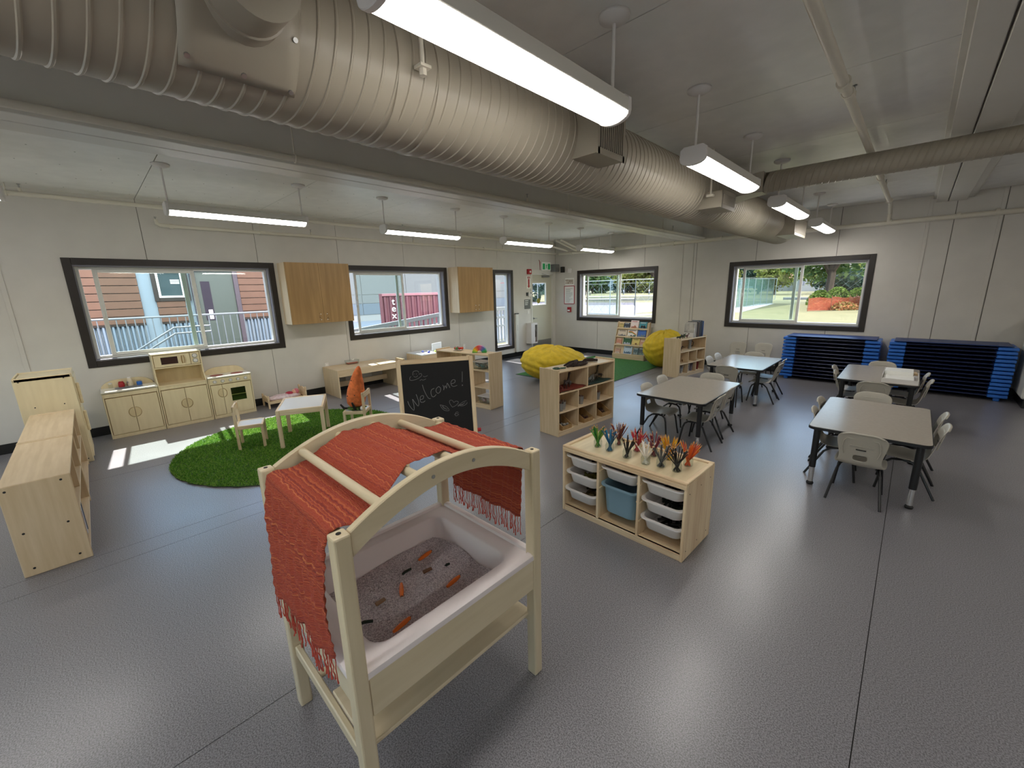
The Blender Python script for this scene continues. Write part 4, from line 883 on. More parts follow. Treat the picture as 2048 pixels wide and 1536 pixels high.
for y, z in ((.04, .925), (.34, .925), (.1, .66), (.3, .66), (.36, .04)): b.cyl((.5145, y, z), (.5165, y, z), .006, n=8)
b.make('screw_head', M['dark'], t, kind='stuff')
def lowshelf(label, x1, x0, z=.607):
    t = thing('low_shelf', label, 'shelf', (x0, -.556, 0), 0, 'low birch shelves at the left edge'); L = x1 - x0; d = .305
    for xx in (0, L - .018): B().box(xx, 0, 0, xx + .018, d, z).make('side_panel', M['birch'], t, bevel=.004)
    B().box(.018, 0.002, z - .022, L - .018, d - .002, z - .006).make('top_panel', M['birchx'], t)
    B().box(.018, 0, .03, L - .018, .008, z - .022).make('back_panel', M['birch'], t)
    for zz in (.03, .315): B().box(.018, .008, zz, L - .018, d - .004, zz + .016).make('shelf_board', M['birchx'], t, bevel=.002)
    B().box(.018, d - .03, 0, L - .018, d - .012, .03).make('plinth', M['birchx'], t)
    B().box(L / 2 - .009, .008, .331, L / 2 + .009, d - .005, z - .022).make('divider', M['birch'], t, bevel=.002)
    b = B()
    for y, zz in ((.03, z - .03), (.26, z - .03), (.05, .29), (.24, .29), (.05, .05), (.25, .05)): b.cyl((L - .0005, y, zz), (L + .0015, y, zz), .007, n=8)
    b.make('screw_cap', M['dark'], t, kind='stuff')
    return t
lowshelf('low birch shelf nearest the camera at the left edge, its end panel in view', -3.745, -4.875)
lowshelf('low birch shelf between the near shelf and the toy fridge', -4.885, -6.02)
for k, (x, c, h, lb) in enumerate(((-3.90, 'C23A20', .23, 'red-orange book on the bottom of the near left shelf'), (-3.98, '6A2A20', .21, 'dark red book on the bottom of the near left shelf'), (-4.06, 'E0E0E4', .24, 'white book on the bottom of the near left shelf'), (-4.14, '44506A', .22, 'blue-grey book on the bottom of the near left shelf'))):
    t = thing('book', lb, 'book', (x, -.43, .0465), 0, 'books in the near left shelf'); B().box(-.012, -.03, 0, .012, .165, h).make('cover', mat('cover_' + c, c, .5), t, bevel=.001); B().box(-.010, -.028, h - .002, .010, .1655, h + .0005).make('pages', M['signw'], t)
# ---------------------------------------------------------------- doll bed with doll
t = thing('doll_bed', 'small wooden doll bed against the window wall beside the toy stove', 'doll bed', (-7.12, 1.70, 0))
for y, h in ((0, .20), (.54, .25)):
    for x in (0, .28): B().box(x - .012, y - .012, 0, x + .012, y + .012, h).make('leg', M['piney'], t, bevel=.003)
    pts = [(.012 + .256 * k / 12, h - .04 + .03 * math.sin(PI * k / 12)) for k in range(13)]
    B().prism([(.012, .09)] + pts + [(.268, .09)], y - .008, y + .008, 'y').make('headboard' if y else 'footboard', M['pinex'], t, bevel=.002)
for x in (0, .28): B().box(x - .008, .012, .07, x + .008, .528, .115).make('side_rail', M['piney'], t, bevel=.002)
B().box(.008, .012, .075, .272, .528, .085).make('bed_base', M['piney'], t)
t = thing('doll_bedding', 'pink patterned blanket on the doll bed', 'blanket', (-7.12, 1.70, .0865))
def fb(d): return 1 + .08 * math.sin(9 * d.x + 5 * d.y) + .06 * math.sin(13 * d.y)
B().ball((.14, .26, .035), 1, 14, (.115, .24, .045), f=fb).make('blanket', mat('pink_cloth', 'CDAFB4', .9, c2='E6D8DA', nscale=25), t, smooth='all')
t = thing('doll', 'pink-hatted baby doll lying in the doll bed', 'doll', (-7.12, 1.70, .0865))
B().ball((.14, .42, .085), .042, 12).make('head', mat('doll_skin', 'D9A48C', .6), t, smooth='all'); B().ball((.14, .445, .09), .046, 12, (1, .9, 1)).make('hat', mat('doll_hat', 'C9707C', .8), t, smooth='all'); B().ball((.14, .34, .07), .05, 10, (1, 1.2, .7)).make('body', mat('doll_dress', 'B03048', .8), t, smooth='all')
# ---------------------------------------------------------------- round rug
def grassy(name, a, c): return mat(name, a, .95, c2=c, nscale=55, bump=1.0, bscale=260)
M['turf'] = grassy('turf', '4E8A2C', '2F5E1C')
t = thing('round_rug', 'round artificial grass rug under the small white table', 'rug', (-5.047, 1.533, 0))
def rrg(a, r): return r * (1 + .006 * math.sin(31 * a) + .004 * math.sin(57 * a + 1))
b = B().loft([[(rrg(2 * PI * k / 120, r) * math.cos(2 * PI * k / 120), rrg(2 * PI * k / 120, r) * math.sin(2 * PI * k / 120), z) for k in range(120)] for r, z in ((1.21, .001), (1.222, .008), (1.215, .014))]); b.make('backing', mat('rug_backing', '3C5A24', .9), t)
def blades(par, inside, ext, n, h, cols, zb, seed, nm='grass_blades'):
    rnd = random.Random(seed); b = B(); k = 0
    while k < n:
        x, y = rnd.uniform(ext[0], ext[1]), rnd.uniform(ext[2], ext[3])
        if not inside(x, y): continue
        k += 1; a = rnd.uniform(0, 2 * PI); w_ = .006; hh = h * rnd.uniform(.6, 1.2); lx, ly = rnd.uniform(-1, 1) * h * .9, rnd.uniform(-1, 1) * h * .9
        dx, dy = w_ * math.cos(a), w_ * math.sin(a)
        b.add([(x - dx, y - dy, zb), (x + dx, y + dy, zb), (x + lx, y + ly, zb + hh)], [(0, 1, 2)], rnd.randrange(len(cols)))
    return b.make(nm, cols, par, kind='stuff')
TC = [leafm('turf_a', '6C9A3C'), leafm('turf_b', '54842E'), leafm('turf_c', '8AAC50')]
blades(t, lambda x, y: x * x + y * y < 1.225 ** 2, (-1.23, 1.23, -1.23, 1.23), 60000, .018, TC, .012, 3)
# ---------------------------------------------------------------- small white table and two chairs
u = Vector((-.584, .272, 0)).normalized(); az = math.atan2(u.y, u.x)
t = thing('childs_table', 'small pine table with white top standing on the round grass rug', 'table', (-5.04, 1.60, .013), az)
w_, d_, h = .63, .48, .44
for sx in (-1, 1):
    for sy in (-1, 1): B().box(sx * (w_ / 2 - .02) - .02, sy * (d_ / 2 - .02) - .02, 0, sx * (w_ / 2 - .02) + .02, sy * (d_ / 2 - .02) + .02, h - .002).make('leg', M['pine'], t, bevel=.003)
for s in (-1, 1):
    B().box(-w_ / 2 + .04, s * (d_ / 2 - .011) - .011, h - .06, w_ / 2 - .04, s * (d_ / 2 - .011) + .011, h).make('apron', M['pinex'], t, bevel=.002)
    B().box(s * (w_ / 2 - .011) - .011, -d_ / 2 + .04, h - .06, s * (w_ / 2 - .011) + .011, d_ / 2 - .04, h).make('apron', M['piney'], t, bevel=.002)
B().box(-w_ / 2 + .022, -d_ / 2 + .022, h - .012, w_ / 2 - .022, d_ / 2 - .022, h - .004).make('tabletop', M['whitel'], t)
def cchair(x, y, fd, lb):
    t = thing('childs_chair', lb, 'chair', (x, y, .013), R(fd) - PI / 2, 'small pine chairs at the white table')
    for s in (-1, 1):
        B().box(s * .125 - .014, .107, 0, s * .125 + .014, .135, .27).make('leg', M['pine'], t, bevel=.002)
        B().box(s * .125 - .014, -.135, 0, s * .125 + .014, -.107, .50).make('leg', M['pine'], t, bevel=.002)
        B().box(s * .13 - .01, -.107, .235, s * .13 + .01, .107, .275).make('side_rail', M['piney'], t, bevel=.002)
    B().box(-.111, .115, .235, .111, .135, .275).make('front_rail', M['pinex'], t, bevel=.002); B().box(-.111, -.135, .235, .111, -.115, .275).make('rear_rail', M['pinex'], t, bevel=.002)
    B().box(-.12, -.118, .262, .12, .118, .270).make('seat', M['whitel'], t)
    B().box(-.139, -.136, .435, .139, -.118, .50).make('top_rail', M['pinex'], t, bevel=.003)
    return t
cchair(-5.256, 1.088, 71, 'small pine chair with white seat left of the white table'); cchair(-4.826, 2.155, 227, 'small pine chair with the carrot plush standing on it')
# carrot plush
t = thing('carrot_plush', 'big orange plush carrot standing tip up on the small chair', 'plush toy', (-4.80, 2.14, .286), R(20))
rings = []
pr = [(.02, .0), (.085, .01), (.105, .05), (.112, .10), (.108, .16), (.098, .23), (.083, .30), (.066, .37), (.048, .43), (.032, .475), (.018, .50), (.004, .512)]
for r_, z in pr:
    lean = .10 * (z / .5) ** 2
    rings.append([((r_ * (1 + .03 * math.sin(5 * k + z * 60))) * math.cos(2 * PI * k / 24) + .6 * lean, (r_ * (1 + .03 * math.sin(5 * k + z * 60))) * math.sin(2 * PI * k / 24) + .35 * lean, .04 + z * (.97 + .01 * math.sin(k))) for k in range(24)])
B().loft(rings).make('body', mat('orange_plush', 'E87A40', .9, noise=.35, nscale=22, bump=.4, bscale=120), t, smooth='all')
b = B()
for k in range(9):
    a = 2 * PI * k / 9; b.tube([(.02 * math.cos(a), .02 * math.sin(a), .02), (.08 * math.cos(a), .08 * math.sin(a), .018), (.115 * math.cos(a), .115 * math.sin(a), .022)], [.02, .018, .006], 8)
b.make('green_leaves', mat('plush_green', '5A7A3A', .9), t, smooth=True)
for q in ([(-.06, -.07, .02), (-.10, -.11, .03), (-.13, -.13, .08)], [(.05, -.08, .02), (.07, -.11, .06), (.06, -.13, .12)], ):
    B().tube(q, [.014, .016, .010], 8).make('black_limb', M['rubber'], t, smooth=True)
B().ball((.12, -.03, .03), .03, 10).make('white_paw', M['white'], t, smooth='all')
b = B()
for x, y, z in ((.07, -.085, .20), (-.02, -.112, .19), (.03, -.075, .38), (.09, .0, .3)): b.ball((x, y, z), .007, 6)
b.make('black_dot', M['rubber'], t)
# ---------------------------------------------------------------- low wooden table by the wall (open sides)
t = thing('low_workbench', 'long low birch bench table against the window wall with sun on its top', 'table', (XL + .01, 2.68, 0))
D, L, h = .60, 1.12, .465
for y in (0, L - .02): B().box(0, y, 0, D, y + .02, h - .002).make('side_panel', M['birch'], t, bevel=.003)
B().box(0, .02, h - .018, D - .002, L - .02, h).make('tabletop', M['birchy'], t, bevel=.002)
B().box(D - .02, .02, h - .115, D - .002, L - .02, h - .018).make('front_apron', M['birchy'], t, bevel=.002); B().box(.15, .02, .10, .168, L - .02, .19).make('stretcher', M['birchy'], t, bevel=.002)
B().box(0, .02, h - .115, .016, L - .02, h - .018).make('rear_apron', M['birchy'], t)
t = thing('pencil_tub', 'clear tub of pink pieces on the long low bench table', 'tub', (-7.08, 3.16, .4655))
b = B(); b.loft([rrect(.11, .20, .02, 3, .003), rrect(.13, .23, .02, 3, .07), rrect(.136, .236, .02, 3, .07), rrect(.116, .206, .02, 3, 0)]); b.make('tub_body', M['jar'], t, smooth=True)
B().box(-.045, -.09, .006, .045, .09, .035).make('contents', mat('salmon', 'CC7A6A', .7), t, bevel=.01); B().box(-.05, -.1, .036, .05, .1, .042).make('contents_top', M['white'], t, bevel=.002)
t = thing('papers', 'white paper pack lying under the long low bench table', 'papers', (-7.12, 3.25, .12)); B().box(-.06, -.2, 0, -.05, .3, .20).make('sheet', M['signw'], t)
# light table and little chair farther along
t = thing('light_table', 'small table with white top between the long bench and the open shelf', 'table', (-7.13, 4.30, 0)); D, L, h = .55, .95, .52
for y in (0, L - .02): B().box(0, y, 0, D, y + .02, h - .02).make('side_panel', M['birch'], t, bevel=.003)
B().box(0, 0, h - .02, D, L, h).make('tabletop', M['whitel'], t, bevel=.004); B().box(D - .02, .02, h - .1, D - .004, L - .02, h - .02).make('apron', M['birchy'], t)
t = thing('translucent_panel', 'white upright panel on the white-topped table', 'panel', (-6.88, 4.86, .521), R(20)); B().box(-.012, -.16, 0, .012, .16, .15).make('panel_sheet', mat('pale_panel', 'D3D8DE', .3), t, bevel=.003); B().box(-.03, -.16, 0, .03, -.14, .012).make('foot', M['jar'], t)
for k, (x, y, c, lb) in enumerate(((-6.72, 4.55, '2436A8', 'blue glass piece on the white-topped table'), (-6.68, 4.68, 'C9E28A', 'pale green glass piece on the white-topped table'), (-6.76, 4.80, 'BFD8A0', 'pale green glass piece by the upright panel'), (-6.85, 4.50, '6A7AC0', 'lilac glass piece on the white-topped table'))):
    t = thing('glass_piece', lb, 'toy', (x, y, .5205), .4 * k, 'coloured pieces on the white-topped table'); B().lathe([(.02, 0), (.028, .01), (.022, .03), (.008, .038)], 8).make('gem', mat('gem_' + c, c, .15), t)
t = cchair(-6.72, 4.03, 90, 'small pine chair beside the white-topped table by the wall'); t.location.z = .0; t['group'] = 'small pine chairs'
# ---------------------------------------------------------------- blackboard easel
TL = Vector((-3.026, 1.718, 1.13)); uu = Vector((.4774, .8787, 0)); nn = Vector((.8787, -.4774, 0)); dd = Vector((nn.x * .13, nn.y * .13, -1.13)).normalized(); W_ = .65
t = thing('easel', 'pine easel with a blackboard reading Welcome! behind the scarf-draped frame', 'easel', (TL.x, TL.y, 0), math.atan2(uu.y, uu.x))
# local frame: x along the board, y away from the camera, z up; board leans by tilt
ta = math.atan(.13 / 1.13); EM = Matrix(((1, 0, 0, 0), (0, math.cos(ta), math.sin(ta) * 1, 0), (0, math.sin(-ta) * -1 * -1, math.cos(ta), 1.13), (0, 0, 0, 1)))
EM = Matrix.Translation((0, 0, 1.13)) @ Matrix.Rotation(-ta, 4, 'X')
FL_ = 1.13 / math.cos(ta)
for x in (0, W_ - .036):
    B().box(x, -.0, -FL_ + .001, x + .036, .022, 0, M=EM).make('front_leg', M['pine'], t, bevel=.003)
B().box(.036, 0, -.038, W_ - .036, .022, 0, M=EM).make('rail', M['pinex'], t, bevel=.003); B().box(.036, 0, -.72, W_ - .036, .022, -.684, M=EM).make('rail', M['pinex'], t, bevel=.003)
B().box(.034, .008, -.686, W_ - .034, .014, -.036, M=EM).make('blackboard', M['board'], t)
B().box(.0, -.07, -.72, W_, .0, -.71, M=EM).box(0, -.075, -.72, W_, -.068, -.69, M=EM).make('tray', M['pinex'], t, bevel=.002)
EB = Matrix.Translation((0, .03, 1.13)) @ Matrix.Rotation(R(14), 4, 'X')
for x in (.02, W_ - .05): B().box(x, -.01, -1.13 / math.cos(R(14)) + .006, x + .03, .012, 0, M=EB).make('rear_leg', M['pine'], t, bevel=.003)
B().box(.02, -.01, -.5, W_ - .02, .012, -.46, M=EB).make('rear_rail', M['pinex'], t, bevel=.002)
B().cyl((W_, .01, -.665), (W_ + .03, .01, -.665), .017, n=14, M=EM).make('red_knob', M['red'], t, smooth=True)
STROKES = [[(.069,.347),(.077,.377),(.093,.407),(.114,.428),(.116,.381),(.109,.332),(.127,.363),(.151,.396),(.159,.366),(.149,.317),(.142,.295)],[(.174,.344),(.198,.337),(.202,.313),(.181,.314),(.172,.339),(.175,.363),(.196,.368),(.213,.357)],[(.201,.218),(.209,.257),(.224,.301),(.244,.339),(.261,.343)],[(.298,.258),(.274,.268),(.267,.296),(.274,.325),(.292,.329),(.31,.312)],[(.337,.245),(.316,.262),(.312,.286),(.327,.304),(.347,.289),(.352,.261),(.337,.245)],[(.373,.236),(.381,.259),(.377,.28),(.386,.254),(.394,.243),(.402,.268),(.406,.246),(.412,.223),(.423,.243),(.433,.266)],[(.447,.233),(.477,.224),(.481,.202),(.462,.198),(.446,.216),(.447,.243),(.465,.257),(.497,.25)],[(.55,.133),(.547,.182),(.543,.225)],[(.538,.249),(.546,.25),(.545,.257),(.538,.256)],
 [(.13,.132),(.133,.104),(.149,.096),(.172,.098),(.18,.112)],[(.179,.126),(.197,.121),(.203,.136),(.188,.151),(.157,.167),(.12,.173),(.102,.167),(.104,.148),(.114,.14)],[(.136,.139),(.145,.147),(.159,.146),(.169,.137)],[(.143,.119),(.143,.123)],[(.159,.12),(.159,.125)],[(.214,.144),(.227,.152),(.251,.143)],[(.183,.181),(.198,.173),(.211,.179),(.235,.171)],
 [(.336,.406),(.361,.414),(.389,.427),(.409,.453),(.406,.465),(.377,.46),(.354,.442),(.336,.406)],[(.352,.418),(.374,.44),(.397,.452)],[(.361,.416),(.364,.436),(.379,.438)],[(.441,.437),(.424,.409),(.419,.384),(.432,.373),(.448,.382),(.457,.397),(.474,.387),(.496,.394),(.49,.411),(.467,.428),(.441,.437)],[(.488,.432),(.516,.413),(.542,.399),(.57,.393)],[(.51,.435),(.544,.434),(.57,.419),(.573,.407)],[(.501,.426),(.531,.42),(.556,.408)],[(.49,.435),(.52,.426),(.54,.426)],[(.453,.505),(.471,.497),(.492,.507),(.469,.519),(.46,.508),(.467,.489),(.479,.483),(.491,.492)]]
def smoothl(p):
    if len(p) < 3: return p
    out = [p[0]]
    for i in range(len(p) - 1):
        p0, p1, p2, p3 = p[max(i - 1, 0)], p[i], p[i + 1], p[min(i + 2, len(p) - 1)]
        for k in (1, 2, 3):
            f = k / 3; out.append(tuple(.5 * (2 * p1[j] + (p2[j] - p0[j]) * f + (2 * p0[j] - 5 * p1[j] + 4 * p2[j] - p3[j]) * f * f + (3 * p1[j] - p0[j] - 3 * p2[j] + p3[j]) * f ** 3) for j in (0, 1)))
    return out
b = B(); b2 = B()
for i, s in enumerate(STROKES): (b if i < 9 else b2).tube([(x, .0078, -z) for x, z in smoothl(s)], .0019 if i < 9 else .0013, 5, M=EM)
b.make('chalk_writing', M['chalk'], t); b2.make('chalk_doodles', M['chalk'], t)
# ---------------------------------------------------------------- open shelves
def openshelf(label, loc, ang, L, D, H, levels, layout, mt='birch'):
    """local: x along the shelf 0..L, y depth 0 (front) .. D; front faces -y"""
    t = thing('open_shelf', label, 'shelf', loc, ang)
    for xx in (0, L - .02): B().box(xx, 0, 0, xx + .02, D, H).make('side_panel', M[mt], t, bevel=.003)
    B().box(.02, .0, H - .035, L - .02, D, H - .018).make('top_panel', M['birchx'], t, bevel=.002)
    B().box(.02, .004, .0, L - .02, .022, .045).make('plinth', M['birchx'], t, bevel=.002)
    for z in levels: B().box(.02, .002, z, L - .02, D, z + .016).make('shelf_board', M['birchx'], t, bevel=.002)
    for z0, z1, xs, backs in layout:
        for x in xs: B().box(x - .008, .004, z0, x + .008, D, z1).make('divider', M[mt], t, bevel=.002)
        for x0, x1 in backs: B().box(x0, D - .008, z0, x1, D - .001, z1).make('back_panel', M['ply'] if 0 else M[mt], t)
    return t
# shelf by the wall side (end panel faces the room): long axis runs from the window wall to the room
openshelf('open birch shelf with the rainbow toy on top, behind the easel', (-5.27, 3.70, 0), R(6), 1.10, .29, .815, (.045, .30, .55), ((.061, .30, (.75,), ()), (.316, .55, (.75,), ((.02, .75),)), (.566, .78, (.55,), ((.02, .3),))))
SA = R(83.2) 
# shelf with animals: front faces +x
SHL = (-2.755, 3.557, 0)
def shl(x, y, z, base=SHL, ang=R(85.3)):
    c, s = math.cos(ang), math.sin(ang); return (base[0] + x * c - y * s, base[1] + x * s + y * c, z)
openshelf('open birch shelf with toy animals, tins and wooden trays facing the tables', SHL, R(85.3), 1.07, .30, .79, (.045, .275, .50), ((.061, .275, (.36, .71), ((.02, 1.05),)), (.291, .50, (.36, .71), ((.02, 1.05),)), (.516, .755, (.53,), ((.18, .52), (.66, 1.05)))))
BR2 = (-2.97, 7.46, 0)
openshelf('open birch shelf carrying standing books, beyond the tables', BR2, R(82), .92, .34, .73, (.045, .24, .47), ((.061, .24, (.31, .61), ()), (.256, .47, (.31, .61), ((.02, .90),)), (.486, .695, (), ((.02, .90),))))
# things on the animal shelf
def animal(name, label, loc, rz, s, mt, neck=.5, kind=0, group=None):
    t = thing(name, label, 'toy animal', loc, rz, group); b = B()
    # trunk, neck, head, tail as one lofted tube; legs joined in
    b.tube([(-.055 * s, 0, .040 * s), (-.045 * s, 0, .046 * s), (-.02 * s, 0, .048 * s), (.012 * s, 0, .047 * s), (.032 * s, 0, .050 * s), (.042 * s, 0, (.055 + neck * .035) * s), (.05 * s, 0, (.06 + neck * .06) * s), (.066 * s, 0, (.058 + neck * .062) * s), (.078 * s, 0, (.052 + neck * .06) * s)],
           [.004 * s, .014 * s, .017 * s, .017 * s, .016 * s, .009 * s, .0095 * s, .009 * s, .005 * s], 10)
    for x, yy in ((-.036, -.010), (-.036, .010), (.024, -.010), (.024, .010)):
        k = -.006 if x < 0 else .002; b.tube([(x * s, yy * s, .046 * s), ((x + k) * s, yy * 1.1 * s, .025 * s), ((x + k * .2) * s, yy * 1.15 * s, .012 * s), (x * s, yy * 1.15 * s, 0), ((x + .006) * s, yy * 1.15 * s, 0.0)], [.009 * s, .006 * s, .0045 * s, .004 * s, .003 * s], 8)
    b.tube([(-.05 * s, 0, .046 * s), (-.066 * s, 0, .036 * s), (-.07 * s, 0, .02 * s)], [.004 * s, .003 * s, .002 * s], 6)
    for sy in (-1, 1): b.tube([(.052 * s, sy * .005 * s, (.066 + neck * .062) * s), (.048 * s, sy * .011 * s, (.078 + neck * .062) * s)], [.004 * s, .001 * s], 6)
    b.make('body', mt, t, smooth='all')
    return t
dk = mat('animal_dark', '2A1C16', .6); gy = mat('animal_grey', '5A5C58', .6); spot = mat('giraffe', '5A4A30', .6, c2='241A12', nscale=120)
t = thing('felt_mat', 'rust red cloth under the toy animals on the top left shelf bay', 'cloth', (0, 0, 0)); b = B()
def clothpatch(x0, x1, y0, y1, z, mt, par):
    b = B(); n = 16; vs = []
    for j in range(n + 1):
        for i in range(n + 1):
            x, y = x0 + (x1 - x0) * i / n, y0 + (y1 - y0) * j / n; p = shl(x, y, z + .006 + .006 * math.sin(14 * x + 9 * y) + .004 * math.sin(31 * y)); vs.append(p)
    b.add(vs, [(j * (n + 1) + i, j * (n + 1) + i + 1, (j + 1) * (n + 1) + i + 1, (j + 1) * (n + 1) + i) for j in range(n) for i in range(n)]); b.make('cloth', mt, par, smooth='all', solid=.003)
clothpatch(.03, .51, .012, .25, .519, mat('rust_cloth', '7A2A14', .9, noise=.4, nscale=12), t)
t = thing('felt_mat', 'dark green cloth under the toy animals on the top right shelf bay', 'cloth'); clothpatch(.55, 1.03, .012, .25, .519, mat('green_cloth', '17342C', .9, noise=.4, nscale=12), t)
for x, y, s, nk, m_, nm, lb, a in ((.26, .10, 1.35, .9, dk, 'toy_monkey', 'dark long-tailed toy animal on the rust red cloth', 20), (.36, .17, .8, .2, gy, 'toy_animal', 'small grey toy animal at the back of the rust red cloth', 160), (.10, .045, .7, .1, mat('animal_rust', '6A2414', .6), 'toy_animal', 'small rust toy animal at the near edge of the red cloth', 60),
                             (.83, .12, 1.15, 1.5, spot, 'toy_giraffe', 'toy giraffe on the dark green cloth', 10), (.74, .09, .9, .3, mat('zebra', '8A8A84', .6, c2='1C1C1C', nscale=90), 'toy_zebra', 'striped toy zebra on the dark green cloth', 40), (.65, .07, 1.0, .15, gy, 'toy_elephant', 'grey toy elephant at the left of the dark green cloth', 20), (.97, .17, .8, .2, dk, 'toy_animal', 'dark toy animal behind the toy giraffe', 150)):
    animal(nm, lb, shl(x, y, .538), R(85.3 + a), s, m_, nk, group='toy animals on the shelf')
for k, (x, y, lb) in enumerate(((.085, .045, 'metal cup at the left of the middle shelf row, front one'), (.165, .075, 'metal cup at the left of the middle shelf row, rear one'), (.49, .075, 'metal cup in the middle bay of the middle shelf row'), (.80, .06, 'metal cup in the right bay of the middle shelf row'))):
    t = thing('metal_cup', lb, 'cup', shl(x, y, .2915), 0, 'metal cups on the shelf'); B().lathe([(.026, 0), (.036, .10), (.038, .10), (.036, .098), (.025, .004)], 18).make('cup_body', M['alu'], t, smooth=True)
    b = B(); rnd = random.Random(k)
    for q in range(9): a = rnd.uniform(0, 6.3); b.tube([(0, 0, .01), (.022 * math.cos(a), .022 * math.sin(a), .108 + rnd.uniform(0, .012))], .004, 6)
    b.make('twigs', mat('twig', '6A4A3A', .8) if 'twig' not in bpy.data.materials else bpy.data.materials['twig'], t, kind='stuff')
for k, (x, lb, cc) in enumerate(((.10, 'wooden tray of grey stones in the bottom left shelf bay', '77746E'), (.50, 'wooden scoop tray of brown pieces in the bottom middle shelf bay', '3A2418'), (.86, 'wooden scoop tray of dark pieces in the bottom right shelf bay', '2A2420'))):
    o = shl(x + .06, .12, .0615); t = thing('wooden_tray', lb, 'tray', o, R(85.3), 'wooden trays on the bottom shelf')
    B().box(-.085, -.115, 0, .085, .115, .006).box(-.085, -.115, .006, .085, -.109, .05).box(-.085, .109, .006, .085, .115, .14).make('tray_base', M['ply'], t)
    for s in (-.085, .079): B().prism([(-.115, .006), (.115, .006), (.115, .14), (.05, .14), (-.115, .05)], s, s + .006, 'x').make('tray_side', M['ply'], t, bevel=.001)
    b = B(); rnd = random.Random(k + 40)
    for q in range(26): b.ball((rnd.uniform(-.06, .06), rnd.uniform(-.09, .08), .02 + rnd.uniform(0, .03)), .02 * rnd.uniform(.7, 1.15), 6, (1, .8, .7))
    b.make('stones' if k == 0 else 'pieces', mat('tray_fill%d' % k, cc, .8, c2='9A948A' if k == 0 else '5A3A2A', nscale=14), t, smooth='all', kind='stuff')
t = thing('cork_board', 'brown board leaning beside the tray of stones', 'board', shl(.27, .16, .0615), R(85.3)); B().box(-.09, -.004, 0, .06, .004, .17, M=Matrix.Rotation(R(-12), 4, 'X')).make('board_sheet', mat('kraft', '7A6248', .8), t)
# on top of it
t = thing('brown_scarf', 'crumpled dark brown cloth lying on top of the animal shelf', 'cloth', shl(.44, .13, .772), R(85)); b = B()
for q, rr in (([(-.18, -.03, .015), (-.08, .0, .02), (.03, .03, .02), (.14, .0, .018), (.2, -.03, .01)], .022), ([(-.14, .05, .012), (-.02, .07, .025), (.08, .04, .04), (.15, .08, .015)], .02), ([(-.10, -.06, .01), (-.04, -.04, .035), (.02, -.0, .05), (.07, .03, .03)], .018), ([(0, -.08, .012), (.1, -.07, .02), (.17, -.05, .012)], .018)):
    b.tube(q, [rr * .5] + [rr] * (len(q) - 2) + [rr * .4], 10)
b.ball((.02, 0, .012), 1, 10, (.15, .08, .014)); b.make('cloth', mat('dark_brown_cloth', '2E211C', .9, bump=.4, bscale=60), t, smooth='all')
t = thing('brown_cuff', 'dark brown rolled cloth at the far end of the animal shelf top', 'cloth', shl(.74, .15, .772), R(60)); b = B().tube([(-.10, -.03, .02), (-.04, .03, .024), (.04, .04, .022), (.10, -.02, .02)], [.014, .022, .022, .016], 12); b.make('roll', bpy.data.materials['dark_brown_cloth'], t, smooth='all')
t = thing('magnifier', 'green-rimmed toy magnifying glass on top of the animal shelf', 'magnifier', shl(.11, .13, .7725), R(60)); 
b = B(); b.tube([(.04 * math.cos(2 * PI * k / 20), .04 * math.sin(2 * PI * k / 20), .010) for k in range(20)], .007, 8, loop=True); b.make('rim', mat('dark_green_plastic', '1E4A38', .4), t, smooth=True); B().tube([(.045, 0, .010), (.11, -.01, .010)], .008, 8).make('grip', bpy.data.materials['dark_green_plastic'], t, smooth=True); B().cyl((0, 0, .008), (0, 0, .012), .037, n=20).make('lens', M['jar'], t)
# rainbow toy, fruit plate, tubs on the rainbow shelf
def sh1(x, y, z): c, s = math.cos(R(6)), math.sin(R(6)); return (-5.27 + x * c - y * s, 3.70 + x * s + y * c, z)
t = thing('rainbow_stacker', 'rainbow coloured half-circle spring toy on the shelf behind the easel', 'toy', sh1(.80, .14, .7975), R(40)); N = 26
cols = ['3A9A3A', '3AA06A', '3A8AA0', '6A70B8', '9A6AB0', 'D06A9A', 'E06070', 'E8504A', 'F07A3A', 'F0A030', 'F0D030', 'B8D040', '6AB040']
for k in range(13):
    a0, a1 = PI * k / 13, PI * (k + 1) / 13; b = B(); ro, ri = .105, .035
    b.loft([[(r_ * math.cos(a), -.035, r_ * math.sin(a)) for r_, a in ((ri, a0), (ro, a0), (ro, (a0 + a1) / 2), (ro, a1), (ri, a1))], [(r_ * math.cos(a), .035, r_ * math.sin(a)) for r_, a in ((ri, a0), (ro, a0), (ro, (a0 + a1) / 2), (ro, a1), (ri, a1))]])
    b.make('coil', mat('rainbow_' + cols[k], cols[k], .4), t, bevel=.002)
t = thing('toy_plate', 'small plate of toy fruit on the left of the rainbow toy', 'plate', sh1(.36, .14, .7975)); B().lathe([(.03, 0), (.07, .006), (.085, .014), (.086, .016), (.07, .010), (.001, .006)], 24, cap=False).make('plate', M['white'], t, smooth=True)
for k, (x, y, c, lb) in enumerate(((.03, .0, 'C0302A', 'red toy tomato on the small plate, front one'), (-.03, .02, '8A2A22', 'dark red toy fruit on the small plate'), (0, -.035, '4A7A3A', 'green toy fruit on the small plate'), (-.045, -.02, 'B83A2A', 'red toy berry at the left of the small plate'), (.05, .03, 'C84A2A', 'orange-red toy fruit at the right of the small plate'))):
    p = sh1(.36 + x, .14 + y, .8085 + .022); q = thing('toy_fruit', lb, 'toy', p, 0, 'toy fruit on the small plate'); B().lathe([(.004, -.02), (.018, -.014), (.024, 0), (.018, .016), (.006, .019)], 14).make('fruit', mat('fruit_' + c, c, .4), q, smooth='all'); B().cyl((0, 0, .018), (0, 0, .027), .003, n=6).make('stalk', M['dark'], q)
